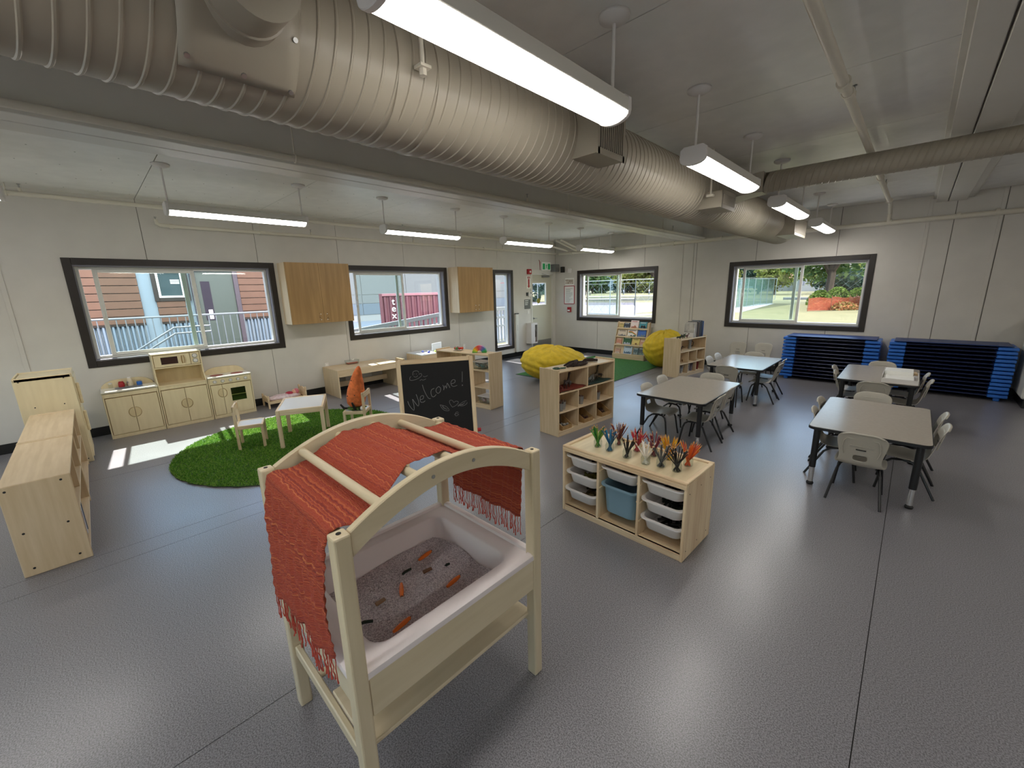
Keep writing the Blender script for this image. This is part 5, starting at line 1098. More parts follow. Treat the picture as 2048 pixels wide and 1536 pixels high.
for x, z, lb, c in ((.84, .5665, 'clear tub of teal toys in the top right bay of the rainbow shelf', '4A8C94'), (.93, .0615, 'clear tub of mixed toys in the bottom right bay of the rainbow shelf', '9A6A74')):
    t = thing('toy_tub', lb, 'tub', sh1(x, .14, z), R(6), 'clear toy tubs'); b = B().loft([rrect(.20, .17, .02, 3, .003), rrect(.23, .20, .02, 3, .10), rrect(.236, .206, .02, 3, .10), rrect(.205, .175, .02, 3, 0)]); b.make('tub_body', M['jar'], t, smooth=True)
    B().box(-.122, -.107, .10, .122, .107, .108).make('lid', M['white'], t, bevel=.003); b = B(); rnd = random.Random(int(x * 100))
    for k in range(22): b.ball((rnd.uniform(-.07, .07), rnd.uniform(-.06, .06), .02 + rnd.uniform(0, .05)), .02, 5)
    b.make('contents', mat('tub_' + c, c, .5, c2='C8B8B0', nscale=16), t, kind='stuff')
# far bookshelf: standing books, pitcher, small toys
def sh3(x, y, z): c, s = math.cos(R(82)), math.sin(R(82)); return (BR2[0] + x * c - y * s, BR2[1] + x * s + y * c, z)
bc = [('8E8A86', 'grey picture book, the front one of the row standing on the far shelf'), ('B0A79C', 'beige book in the row standing on the far shelf'), ('2E1C16', 'dark brown book in the row standing on the far shelf'), ('5C4A40', 'brown book in the row standing on the far shelf'), ('3A4048', 'slate book in the row standing on the far shelf'), ('14213E', 'navy book in the row standing on the far shelf'), ('26406E', 'blue book at the far end of the row on the far shelf')]
for k, (c, lb) in enumerate(bc):
    t = thing('book', lb, 'book', sh3(.50 + k * .052, .05, .7125), R(82), 'books standing on the far shelf'); hh = .27 + .008 * (k % 3) + .012 * k / 3
    B().box(0, -.02, 0, .026, .18, hh).make('cover', mat('bk_' + c, c, .5, c2='CFCBC4' if k == 0 else None, nscale=9), t, bevel=.001); B().box(.003, -.018, hh - .003, .023, .178, hh + .001).make('pages', M['signw'], t)
t = thing('book_rack', 'clear bookend in front of the standing books', 'bookend', sh3(.46, .05, .7125), R(82)); B().box(0, -.02, 0, .004, .16, .09).box(0, -.02, 0, .03, .16, .003).make('plate', M['white'], t)
t = thing('pitcher', 'silver toy pitcher on the middle board of the far bookshelf', 'pitcher', sh3(.55, .13, .4865)); B().lathe([(.028, 0), (.032, .01), (.026, .08), (.034, .15), (.046, .185), (.044, .186), (.03, .15)], 20, cap=False).make('vessel', M['alu'], t, smooth=True); B().tube([(.036, 0, .155), (.07, 0, .13), (.06, 0, .07), (.028, 0, .05)], .006, 8).make('handle', M['black'], t, smooth=True)
for x, y, z, c, lb in ((.10, .10, .7125, '23301E', 'small dark green toy plant at the near end of the far shelf top'), (.22, .12, .7125, '2A1A18', 'dark brown toy on the top of the far shelf'), (.30, .14, .7125, '2E5A34', 'green toy cactus on the top of the far shelf'), (.38, .12, .7125, '4A1E1E', 'dark red toy on the top of the far shelf'), (.10, .10, .4865, '3A1818', 'dark red toy in the upper bay of the far shelf'), (.19, .12, .4865, '2A1210', 'dark brown toy in the upper bay of the far shelf'), (.33, .1, .2565, '6A4A24', 'little brown toy in the lower bay of the far shelf')):
    t = animal('toy_animal', lb, sh3(x, y, z), R(40), .8, mat('toyc_' + c, c, .6), .6, group='small toys on the far shelf')
for k in range(7):
    c = ('2A3A30', '44566A', '8C9098', '1E2A3A', '6A6470', 'A09890', '7A2A28')[k]
    t = thing('book', ('dark green', 'blue-grey', 'silver', 'navy', 'mauve', 'beige', 'red')[k] + ' book leaning in the bottom of the far shelf', 'book', sh3(.08 + k * .115, .06, .0625), R(82 + 4), 'books in the bottom of the far shelf'); B().box(0, 0, 0, .03, .16, .15, M=Matrix.Rotation(R(14), 4, 'Y')).make('cover', mat('bl_' + c, c, .5, c2='D0CCC4' if k % 2 else None, nscale=12), t, bevel=.001)
# ---------------------------------------------------------------- book display rack
RK = thing('book_display', 'slanted birch display rack of picture books under the far window', 'book rack', (-5.15, 8.78, 0))
Wd, Hd = .82, .87
for x in (0, Wd - .018): B().prism([(0, 0), (.27, 0), (.30, Hd), (.235, Hd), (.02, .12), (0, .12)], x, x + .018, 'x').make('side_panel', M['birch'], RK, bevel=.003)
sl_ = math.atan((.235 - .02) / (Hd - .12)); RM = Matrix.Translation((0, .03, .12)) @ Matrix.Rotation(-sl_, 4, 'X')
HL = (Hd - .12) / math.cos(sl_)
B().box(.018, .03, 0, Wd - .018, .04, HL, M=RM).make('back_board', M['birchy'], RK)
B().box(.018, .0, .0, Wd - .018, .015, .12).make('front_board', M['birchx'], RK, bevel=.002)
lev = [0, .2, .40, .60]
for z in lev:
    B().box(.018, -.012, z - .004, Wd - .018, .03, z + .006, M=RM).make('ledge', M['birchx'], RK)
    if z: B().box(.018, -.018, z - .004, Wd - .018, -.008, z + .03, M=RM).make('ledge_lip', M['birchx'], RK, bevel=.002)
bks = [(0, .05, .13, .115, 'C9A08C', 'small pink picture book at the left of the bottom rack row', 'E6DCD0'), (0, .27, .22, .185, 'B8C8D8', 'white and blue picture book in the bottom rack row', '5A7A9A'), (0, .52, .13, .16, '50666A', 'dark teal picture book in the bottom rack row', '9AAAA8'), (0, .655, .15, .175, '4E5A5C', 'dark grey picture book at the right of the bottom rack row', '8AA89A'),
       (1, .04, .14, .17, 'C98A72', 'salmon picture book at the left of the second lowest rack row', 'F0E4DA'), (1, .22, .21, .21, '2E5C3C', 'green picture book with white horses in the second lowest rack row', 'C8CCE0'), (1, .46, .18, .18, 'E0C878', 'yellow picture book with a small face in the second lowest rack row', 'D6B868'), (1, .655, .14, .15, 'C89880', 'pale orange picture book at the right of the second lowest rack row', 'E0D8D4'),
       (2, .04, .24, .17, 'D8C8B4', 'wide cream picture book at the left of the third rack row', '6A6E78'), (2, .30, .24, .19, 'E8E0DC', 'white picture book with a rainbow band in the third rack row', '2E5A5A'), (2, .56, .20, .22, '3A68B8', 'blue picture book in the third rack row', '8A9AA0'),
       (3, .04, .12, .13, 'CDB878', 'small yellow picture book at the left of the top rack row', 'B8A070'), (3, .17, .15, .15, '3A4450', 'dark slate picture book in the top rack row', '8A98A0'), (3, .34, .20, .21, 'EADAD8', 'white picture book with red lettering in the top rack row', 'C87A5A'), (3, .56, .19, .18, '3F8C9C', 'teal picture book with two dark-haired heads in the top rack row', '26303A')]
for r_, x, w_, h_, c, lb, c2 in bks:
    t = thing('picture_book', lb, 'book', (-5.15, 8.78, 0), 0, 'picture books on the display rack'); z = lev[r_] + .0075
    B().box(x, .008, z, x + w_, .022, z + h_, M=RM).make('cover', mat('pb_' + c, c, .45), t, bevel=.001)
    rnd = random.Random(int(x * 1000) + r_ * 7)
    b = B(); b.prism([(x + w_ * .1, z + h_ * .06)] + [(x + w_ * (.1 + .8 * k / 8), z + h_ * (.15 + .3 * rnd.random())) for k in range(9)] + [(x + w_ * .9, z + h_ * .06)], .0062, .0078, 'y', M=RM); b.make('printed_scene', mat('pc_' + c2, c2, .5, noise=.5, nscale=40), t)
    b = B(); k = x + w_ * .15; zt = z + h_ * .82
    while k < x + w_ * .8: q = rnd.uniform(.008, .016); b.box(k, .0062, zt, k + q, .0078, zt + h_ * .08, M=RM); k += q + .005
    b.make('printed_title', mat('pt_' + c, 'B0302A' if 'red letter' in lb else 'F0EEE8' if lin(c)[1] < .35 else '3A3434', .5), t)
    if 'rainbow' in lb:
        for i_, cc in enumerate(('C8402A', 'E0B030', '3A8A5A')):
            B().tube([(x + w_ * .1, .006, z + h_ * (.72 - i_ * .06)), (x + w_ * .45, .006, z + h_ * (.74 - i_ * .06)), (x + w_ * .92, .006, z + h_ * (.4 - i_ * .06))], .006, 6, M=RM).make('rainbow_band', mat('rb_' + cc, cc, .5), t)
    if 'heads' in lb:
        for k in (.38, .68): B().cyl((x + w_ * k, .0058, z + h_ * .38), (x + w_ * k, .0078, z + h_ * .38), .028, n=16, M=RM).make('printed_head', M['dark'], t)
    if 'face' in lb: B().cyl((x + w_ * .55, .0058, z + h_ * .3), (x + w_ * .55, .0078, z + h_ * .3), .022, n=16, M=RM).make('printed_head', mat('bk_face', '6A3A24', .5), t)
# ---------------------------------------------------------------- beanbags
def beanbag(loc, rx, ry, h, seed, lb, rz):
    t = thing('beanbag', lb, 'beanbag', loc, rz, 'yellow beanbags'); rnd = random.Random(seed); ph = [rnd.uniform(0, 6) for _ in range(8)]; b = B(); n, m = 60, 120; rings = []
    for i in range(1, n):
        th = PI * i / n; ring = []
        for k in range(m):
            p = 2 * PI * k / m; x, y, z = math.sin(th) ** .7 * math.cos(p), math.sin(th) ** .7 * math.sin(p), -math.cos(th)
            up_ = max(0, z)
            wr = .035 * abs(math.sin(4.5 * p + 5 * z + ph[0])) * up_ + .03 * abs(math.sin(8 * p + ph[1] + 4 * math.sin(4 * z + p))) * up_ * (1 - up_ * .4) + .022 * math.sin(15 * z + 2.5 * math.sin(3 * p + ph[2]) + 2 * math.sin(p)) * (1 - abs(z)) + .012 * math.sin(21 * p + 12 * z + ph[3])
            f = 1 + wr
            zz = (z * .5 + .5); zz = zz ** .8 * h * (1 + .10 * x * up_)
            bulge = (1 - .18 * up_ ** 2)
            ring.append((x * rx * f * bulge, y * ry * f * bulge, max(.0, zz + wr * .9 * h * up_ - .02)))
        rings.append(ring)
    b.loft(rings); b.make('bag', M['yellow'], t, smooth='all')
    b = B(); rr = []
    for k in range(40): a = 2 * PI * k / 40; rr.append((rx * .99 * math.cos(a), ry * .99 * math.sin(a), h * .42 + .03 * math.sin(2 * a + 1)))
    return t
beanbag((-4.78, 6.02, .008), .62, .60, .62, 3, 'yellow corduroy beanbag on the green mat behind the animal shelf', R(200)); beanbag((-3.72, 8.45, .008), .44, .42, .74, 5, 'yellow corduroy beanbag between the book rack and the far shelf', R(80))
# green mat and dark door mat
t = thing('green_mat', 'rectangular green mat under the beanbags and the book rack', 'mat', (-4.70, 7.33, 0)); B().box(-.95, -1.45, .0, .945, 1.44, .0055).make('mat_edge', M['rubber'], t); B().box(-.94, -1.44, .0056, .935, 1.43, .0075).make('mat_pile', mat('mat_green', '3F7A34', .95, c2='2E5E26', nscale=40, bump=.5, bscale=200), t)
t = thing('door_mat', 'dark grey door mat in front of the corner door', 'mat', (-6.6, 8.1, 0)); B().box(-.58, -1.15, 0, .5, 1.0, .008).make('mat_pile', mat('door_mat', '2C2D30', .95, bump=.5, bscale=150), t, bevel=.003)
# ---------------------------------------------------------------- stacks of cots
def cot(loc, L, lb, grp, foot=False):
    t = thing('stacking_cot', lb, 'cot', loc, 0, grp); D = .52; E = .19; h = .043
    for x in (0, L - E):
        b = B().loft([[(x + a, y, z) for a, y, z in r] for r in ([( .0, .012, 0), (E, .012, 0), (E, D - .012, 0), (0, D - .012, 0)], [(0, 0, .006), (E, 0, .006), (E, D, .006), (0, D, .006)], [(0, 0, h - .006), (E, 0, h - .006), (E, D, h - .006), (0, D, h - .006)], [(.004, .006, h), (E - .004, .006, h), (E - .004, D - .006, h), (.004, D - .006, h)])])
        b.make('end_frame', M['cot'], t, bevel=.006)
        if foot:
            for y in (.03, D - .10): B().box(x + E / 2 - .03, y, -.05, x + E / 2 + .03, y + .07, 0).make('foot', M['cot'], t, bevel=.008)
    B().box(E, .03, .012, L - E, D - .03, .030).make('fabric', M['cotf'], t)
    for y in (.02, D - .02): B().cyl((E - .01, y, .024), (L - E + .01, y, .024), .009, n=8).make('side_rail', mat('cot_rail', '16244E', .3) if 'cot_rail' not in bpy.data.materials else bpy.data.materials['cot_rail'], t, smooth=True)
    return t
nth = ['bottom', 'second', 'third', 'fourth', 'fifth', 'sixth', 'seventh', 'eighth', 'ninth', 'tenth', 'eleventh', 'twelfth', 'thirteenth', 'top']
for x0, L, n, side in ((-1.60, 1.30, 12, 'left'), (-.20, 1.29, 13, 'right')):
    grp = 'cots of the %s blue stack' % side; pitch = (.765 - .05) / n; c0 = None
    nm = nth[:n - 1] + ['top']
    for k in range(n):
        lb = 'blue cot, %s of the cot stack %s' % (nm[k] + ('' if k in (0, n - 1) else ' from the bottom'), 'beside the grey chairs' if side == 'left' else 'at the right edge')
        z = .05 + pitch * k
        if k == 0: cot((x0, 8.585, z), L, lb, grp, True)
        elif k == 1: c0 = cot((x0, 8.585, z), L, lb, grp)
        else: dup(c0, (x0 + .004 * math.sin(k * 2.1), 8.585, z), label=lb)
    t = thing('cot_cover', 'dark blue sheet over the top of the %s' % ('cot stack beside the grey chairs' if side == 'left' else 'cot stack at the right edge'), 'cover', (x0, 8.585, .05 + pitch * n - .002)); B().box(.05, -.004, 0, L - .05, .52, .012).make('sheet', mat('cover_navy', '10306A', .4), t, bevel=.006, seg=2)
t = thing('wall_column', 'cream rounded panel standing at the right edge beside the cots', 'panel', (1.16, 8.3, 0)); B().box(0, 0, .12, .45, .75, 1.15).make('body', M['steel'], t, bevel=.03, seg=4); B().box(.03, .03, 0, .42, .72, .12).make('base', M['black'], t)
# ================================================================ OUTSIDE
GZ = -.8
paved = mat('pavement', 'A8A8A6', .9, noise=.15, nscale=2)
_lin0 = lin
def lin(h): return tuple(x * .62 for x in _lin0(h)[:3]) + (1,)   # outdoor colours darkened so the strong sun does not wash them out
lawn = mat('lawn', '66643A', .95, c2='767048', nscale=.6, bump=.2, bscale=30); lawnf = mat('field_grass', '626E4A', .95, c2='6E7654', nscale=.15)
court = mat('tennis_court', '807880', .85, noise=.08, nscale=.4)
struct(B().box(-120, YF + .25, GZ - .2, 90, 300, GZ), 'ground', lawn)
struct(B().box(-60, 32, GZ, -19, 62, GZ + .01), 'court_surface', court)
struct(B().box(-60, YF + .3, GZ, -15.3, 31, GZ + .01), 'court_surface', mat('asphalt', '8A94A0', .9, noise=.1, nscale=1))
struct(B().box(-120, -60, GZ - .2, 90, YF + .25, GZ - .02), 'ground', paved)
struct(B().box(-15.2, YF + .3, GZ, 20, 12.2, GZ + .02), 'path', paved)
struct(B().add([(-19, 31, GZ + .015), (-11.2, 41.2, GZ + .015), (-12.6, 60, GZ + .015), (-14.3, 60, GZ + .015), (-13.2, 42.2, GZ + .015), (-20.6, 32.4, GZ + .015)], [(0, 1, 4, 5), (1, 2, 3, 4)]), 'path', paved)
struct(B().box(-14.5, 74, GZ, 40, 74.8, GZ + .35), 'kerb', M['grey'])
galv = mat('galvanised', '9AA4A8', .5, metal=.2); mesh_m = glass('fence_mesh', 'DDE6E6'); screen = bpy.data.materials.new('windscreen'); screen.use_nodes = True
_t = screen.node_tree; _p = _t.nodes['Principled BSDF']; _p.inputs['Base Color'].default_value = lin('4C7A76'); _p.inputs['Roughness'].default_value = .9; _p.inputs['Alpha'].default_value = .7
def chain_fence(label, pts, h, step, cloth=False, dark=False):
    t = thing('chainlink_fence', label, 'fence'); m_ = galv
    for p, q in zip(pts, pts[1:]):
        p, q = Vector((p[0], p[1], GZ)), Vector((q[0], q[1], GZ)); n = max(1, round((q - p).length / step)); d = (q - p) / n
        for z in (h, .06): B().cyl(p + Vector((0, 0, z)), q + Vector((0, 0, z)), .035, n=6).make('rail', m_, t)
        for k in range(n + 1): B().cyl(p + d * k, p + d * k + Vector((0, 0, h)), .04, n=6).make('post', m_, t)
        if cloth: B().add([p + Vector((0, 0, .1)), q + Vector((0, 0, .1)), q + Vector((0, 0, h - .1)), p + Vector((0, 0, h - .1))], [(0, 1, 2, 3)]).make('windscreen_cloth', screen, t)
        else:
            b = B(); L = (q - p).length; u = (q - p).normalized(); s = 1.1; k = 0
            while k * s < L + h:
                for sg in (1, -1):
                    a0 = max(0, k * s - h); a1 = min(k * s, L)
                    if sg == 1: P0, P1 = p + u * a0 + Vector((0, 0, k * s - a0)), p + u * a1 + Vector((0, 0, k * s - a1))
                    else: P0, P1 = p + u * (L - a0) + Vector((0, 0, k * s - a0)), p + u * (L - a1) + Vector((0, 0, k * s - a1))
                    b.cyl(P0, P1, .006, n=3)
                k += 1
            b.make('wire_mesh', m_, t, kind='stuff')
    return t
chain_fence('tall chain link fence along the near side of the tennis court', [(-48, 41), (-23.2, 34.6), (-17.6, 33.6), (-14.5, 38)], 3.1, 3.0)
chain_fence('tennis court fence with green windscreen cloth beside the lawn', [(-14.1, 40), (-13.0, 60.5)], 3.1, 2.4, True)
chain_fence('far chain link fence behind the tennis court', [(-58, 76), (-16, 76)], 3.2, 5)
chain_fence('low far fence crossing the lawn beyond the court', [(-13, 76), (20, 76)], 4.2, 9)
NETM = mat('net_dark', '6A7074', .9); NETM.node_tree.nodes['Principled BSDF'].inputs['Alpha'].default_value = .3
for x, y, lb in ((-37.5, 66, 'tennis net seen through the left window of the far wall'), (-33, 50, 'nearer tennis net on the pale court')):
    t = thing('tennis_net', lb, 'net', (x, y, GZ), R(20)); b_ = B().box(-6, -.005, .1, 6, .005, .95).make('netting', NETM, t); B().box(-6, -.03, .9, 6, .03, 1.0).make('tape', M['white'], t)
    for s in (-6, 6): B().cyl((s, 0, 0), (s, 0, 1.05), .05, n=8).make('post', M['black'], t)
# trees
TRK = mat('bark', '5A4A3C', .9, noise=.3, nscale=3, bump=.5, bscale=8)
LF = {'y': [leafm('leaf_y1', '7E8644', .35), leafm('leaf_y2', '68723C', .35), leafm('leaf_y3', '929458', .35)], 'g': [leafm('leaf_g1', '66804E', .35), leafm('leaf_g2', '506A44', .35), leafm('leaf_g3', '829A64', .35)], 'd': [leafm('leaf_d1', '3C5048', .35), leafm('leaf_d2', '2F4238', .35), leafm('leaf_d3', '4A6054', .35)]}
def tree(label, x, y, h, r, kind, n=1500, trunk=.3, base=.35, group='trees beyond the windows', leaf=.16, seed=None):
    t = thing('tree', label, 'tree', (x, y, GZ), 0, group); rnd = random.Random(seed or int(x * 13 + y * 7)); b = B()
    b.tube([(0, 0, 0), (.1, 0, h * .25), (-.05, .1, h * .5), (.1, 0, h * .8)], [trunk * 1.2, trunk, trunk * .7, trunk * .2], 8)
    cl = []
    for k in range(12):
        a = rnd.uniform(0, 6.28); d = rnd.uniform(.2, .85) * r; z = h * (base + (1 - base) * rnd.uniform(.05, .85)); c = Vector((d * math.cos(a), d * math.sin(a), z)); cl.append((c, r * rnd.uniform(.38, .6)))
        b.tube([(0, 0, h * rnd.uniform(.2, .45)), c * .5 + Vector((0, 0, h * .22)), c], [trunk * .6, trunk * .4, trunk * .1], 6)
    cl.append((Vector((0, 0, h * .85)), r * .55)); b.make('trunk', TRK, t, smooth=True); b = B()
    for k in range(n):
        c, q = rnd.choice(cl); d = Vector((rnd.gauss(0, 1), rnd.gauss(0, 1), rnd.gauss(0, 1))).normalized() * q * rnd.uniform(.55, 1.05); d.z *= .8; p = c + d
        u = Vector((rnd.gauss(0, 1), rnd.gauss(0, 1), rnd.gauss(0, .6))).normalized() * leaf * r / 3 * rnd.uniform(.7, 1.8); v = u.cross(Vector((rnd.gauss(0, 1), rnd.gauss(0, 1), rnd.gauss(0, 1)))).normalized() * u.length * .8
        b.add([p - u, p + v, p + u, p - v], [(0, 1, 2, 3)], rnd.randrange(3))
    b.make('crown', LF[kind], t, kind='stuff'); return t
tree('large multi-stemmed tree behind the orange fence in the right-hand window', -7.4, 60, 13, 7.2, 'g', 6000, .38, .30, leaf=.10, seed=4)
tree('leafy tree at the right edge of the right-hand window', 3.2, 50, 11, 6.2, 'g', 5200, .3, .02, leaf=.10)
tree('yellow-green round tree in the middle of the right-hand window', -23, 108, 8.5, 5.0, 'y', 2200, .3, .2)
tree('small yellow-green tree at the left edge of the right-hand window', -33, 108, 6.8, 3.4, 'y', 1200, .25, .25)
tree('darker green tree between the two yellow-green trees', -28.2, 116, 8.3, 3.6, 'd', 1500, .25, .2)
tree('pale green tree right of the far red roof', -15.5, 122, 8.6, 4.6, 'y', 1900, .3, .2); tree('bushy green tree by the far houses', -9.5, 130, 8.0, 5, 'g', 1800, .3, .2)
tree('low dark tree in front of the far long house', -12, 118, 4.5, 5, 'd', 1800, .3, .02, leaf=.15); tree('low green tree behind the big multi-stemmed tree', -2, 112, 5.0, 6, 'g', 2200, .3, .02, leaf=.15)
tree('far dark conifer beyond the roofs', -27, 190, 14, 3.2, 'd', 1400, .3, .2)
for k, (x, y, h, r, kd) in enumerate(((-118, 150, 20, 9, 'd'), (-108, 165, 17, 8, 'g'), (-95, 172, 15, 7, 'd'), (-86, 160, 17, 8, 'y'), (-76, 158, 19, 9, 'y'), (-66, 166, 18, 9, 'g'), (-56, 158, 17, 8, 'y'), (-100, 185, 13, 8, 'd'), (-80, 190, 15, 9, 'd'), (-62, 190, 14, 9, 'd'), (-50, 176, 14, 8, 'd'), (-118, 120, 17, 8, 'd'), (-128, 100, 18, 9, 'g'), (-125, 80, 16, 8, 'd'), (-60, 60, 13, 6, 'd'))):
    tree(('tall dark tree at the far left of the field', 'green tree left of the gap in the tree line', 'dark tree in the middle of the tree line', 'yellow-green tree right of the gap in the tree line', 'large yellow-green tree above the tennis court', 'tall green tree above the tennis court', 'yellow-green tree at the right end of the tree line', 'low dark tree behind the tree line gap', 'dark tree in the back row of the tree line', 'wide dark tree in the back row', 'dark tree at the right end of the back row', 'dark tree seen through the door pane', 'green tree seen through the door pane', 'dark tree seen through the tall narrow window', 'dark tree behind the basketball hoop')[k], x, y, h, r, kd, 2600, .4, .02, leaf=.19)
def bush(label, x, y, r, h, kind, n=1200, cols=None):
    t = thing('bush', label, 'bush', (x, y, GZ), 0, 'bushes by the orange fence'); rnd = random.Random(int(x * 31 + y)); b = B()
    for k in range(n):
        a = rnd.uniform(0, 6.28); e = rnd.uniform(0, 1.45); q = rnd.uniform(.75, 1.03); p = Vector((r * q * math.cos(a) * math.cos(e), r * q * math.sin(a) * math.cos(e), h * q * math.sin(e)))
        u = Vector((rnd.gauss(0, 1), rnd.gauss(0, 1), rnd.gauss(0, 1))).normalized() * .11; v = u.cross(Vector((rnd.gauss(0, 1), rnd.gauss(0, 1), rnd.gauss(0, 1)))).normalized() * .09
        b.add([p - u, p + v, p + u, p - v], [(0, 1, 2, 3)], rnd.randrange(3))
    b.make('leaves', cols or LF[kind], t, kind='stuff'); B().tube([(0, 0, 0), (.05, 0, h * .5)], [.08, .03], 6).make('stem', TRK, t)
fl_ = [leafm('leaf_b1', '748C40', .35), leafm('leaf_b2', '5C7434', .35), leafm('leaf_b3', '8C9C54', .35)]
for k, (x, y, r, h, lb) in enumerate(((-7.6, 56.5, 1.2, 1.6, 'leftmost bright bush behind the orange fence'), (-6.0, 55.5, 1.2, 1.9, 'bright bush at the foot of the big tree'), (-4.3, 55, 1.1, 1.8, 'bright bush behind the fold of the orange fence'), (-2.8, 54.5, 1.2, 2.0, 'rightmost bright bush behind the orange fence'))): bush(lb, x, y, r, h, 'y', 1300, fl_)
bush('low heap of dry orange-brown growth inside the orange fence', -5.4, 48.2, 1.9, .8, 'y', 2000, [leafm('dry_1', 'C98A5A', .35), leafm('dry_2', 'B0A060', .35), leafm('dry_3', 'D9A070', .35)])
t = thing('safety_fence', 'orange plastic mesh fence standing on the lawn in the right-hand window', 'fence'); om = mat('safety_orange', 'B8553C', .6)
_p = om.node_tree.nodes['Principled BSDF']; _p.inputs['Alpha'].default_value = .5
op = [(-6.7, 44.6), (-7.3, 49.5), (-5.6, 50.2), (-4.1, 49.8), (-4.2, 47.0), (-6.7, 44.6)]; op = [(-6.75, 44.3), (-5.4, 46.6), (-4.3, 48.2), (-4.0, 50.2), (-2.3, 49.9), (-1.4, 47.5)]
for p, q in zip(op, op[1:]):
    b = B(); n = 6
    for k in range(n + 1): f = k / n; x, y = p[0] + (q[0] - p[0]) * f, p[1] + (q[1] - p[1]) * f; b.v += [(x, y + .05 * math.sin(9 * f), GZ + .02), (x, y, GZ + .6 + .03 * math.sin(11 * f)), (x, y + .04 * math.sin(7 * f), GZ + 1.12 + .06 * math.sin(5 * f + p[0]))]
    for k in range(n): b.f += [(3 * k, 3 * k + 3, 3 * k + 4, 3 * k + 1), (3 * k + 1, 3 * k + 4, 3 * k + 5, 3 * k + 2)]; b.m += [0, 0]
    b.make('mesh_panel', om, t, solid=.01)
for p in op: B().cyl((p[0], p[1], GZ), (p[0], p[1], GZ + 1.3), .03, n=6).make('stake', mat('stake', '8A5A3A', .8) if 'stake' not in bpy.data.materials else bpy.data.materials['stake'], t)
def house(label, x, y, w_, d, h, rh, wc, rc, rz=0):
    t = thing('house', label, 'house', (x, y, GZ), rz, 'houses beyond the field'); B().box(-w_ / 2, -d / 2, 0, w_ / 2, d / 2, h).make('wall', mat('hw_' + wc + label[:6], wc, .8), t)
    B().prism([(-d / 2 - .5, h), (d / 2 + .5, h), (0, h + rh)], -w_ / 2 - .5, w_ / 2 + .5, 'x').make('roof', mat('hr_' + rc + label[:6], rc, .8), t)
    for k in range(4): B().box(-w_ / 2 + 1 + k * w_ / 4, -d / 2 - .06, h * .35, -w_ / 2 + 2.4 + k * w_ / 4, -d / 2 + .02, h * .8).make('window', M['reveal'], t, bevel=.05)
house('far house with a brownish red roof between the trees', -29, 160, 16, 9, 3.5, 4.0, 'A8A49C', 'A0705C'); house('far long house with dark roof seen behind the field', -14, 150, 24, 10, 4.8, 3, 'B8B4AC', '6A6468'); house('far pale house right of the big tree', 2, 140, 14, 9, 4.4, 2.5, 'C8CCD0', '7A7C84')
t = thing('hill', 'blue-grey distant hill behind the far roofs', 'hill', (0, 0, GZ)); b = B(); b.prism([(-330 + 20 * k, 6 + 14 * max(0, math.sin(k * .31 + .4)) + 3 * math.sin(k * 1.1)) for k in range(30)] + [(250, 0), (-330, 0)], 285, 298, 'y'); b.make('slope', mat('far_hill', '8E9CA4', .95), t, kind='structure'); t['kind'] = 'structure'
# people on the field: small continuous figures
def person(label, x, y, top, legs, hair, s=1.0, rz=0, arm=.3, leg=.12, bend=0):
    t = thing('person', label, 'person', (x, y, GZ), rz, 'people on the field'); me = bpy.data.meshes.new('body')
    V = [(0, 0, .95), (0, .02 - bend, 1.2), (0, -bend, 1.42), (0, -bend, 1.52), (0, -bend - .02, 1.66), (.09, 0, .9), (.1, -leg, .5), (.1, leg * .3, .08), (.1, -.12 + leg * .3, .03), (-.09, 0, .9), (-.1, leg, .5), (-.1, leg * 1.4, .08), (-.1, leg * 1.4 - .12, .03),
         (.18, -bend, 1.40), (.24 + arm * .2, -bend - arm * .3, 1.15), (.24 + arm * .3, -bend - arm, .98 + arm * .3), (-.18, -bend, 1.40), (-.26, -bend - .05, 1.14), (-.26, -bend - .15, .90)]
    E_ = [(0, 1), (1, 2), (2, 3), (3, 4), (0, 5), (5, 6), (6, 7), (7, 8), (0, 9), (9, 10), (10, 11), (11, 12), (2, 13), (13, 14), (14, 15), (2, 16), (16, 17), (17, 18)]
    Rd = [.13, .12, .13, .055, .1, .09, .065, .045, .04, .09, .065, .045, .04, .06, .042, .032, .06, .042, .032]
    me.from_pydata([tuple(c * s for c in v) for v in V], E_, []); o = bpy.data.objects.new('body', me); COL.objects.link(o); o.parent = t
    sk = o.modifiers.new('k', 'SKIN'); sd = me.skin_vertices[0].data if me.skin_vertices else None
    if sd is None:
        me.attributes.new('skin_radius', 'FLOAT_VECTOR', 'POINT') if False else None
    for i, r_ in enumerate(Rd): me.skin_vertices[0].data[i].radius = (r_ * s, r_ * s)
    me.skin_vertices[0].data[0].use_root = True
    q = o.modifiers.new('d', 'SUBSURF'); q.levels = 1; q.render_levels = 1
    me.materials.append(mat('skin_' + label[:9] + str(int(x)), 'A87858', .7))
    B().lathe([(.13, .93), (.15, 1.0), (.145, 1.2), (.19, 1.38), (.15, 1.46), (.07, 1.49)], 12, (0, -bend, 0), M=Matrix.Scale(s, 4)).make('top', mat('top_%s%d' % (top, int(x * 10)), top, .8), t, smooth='all')
    b = B()
    for sx in (-1, 1): b.tube([(sx * .09, 0, .96), (sx * .1, -leg * sx, .5), (sx * .1, leg * (.3 if sx > 0 else 1.4), .14)], [.12, .09, .075], 8, M=Matrix.Scale(s, 4))
    b.make('trousers', mat('leg_%s%d' % (legs, int(x * 10)), legs, .8), t, smooth=True)
    B().ball((0, -bend + .0, 1.72), .115, 8, (1, 1.05, .9), M=Matrix.Scale(s, 4)).make('hair', mat('hair_%s%d' % (hair, int(x * 10)), hair, .8), t, smooth='all')
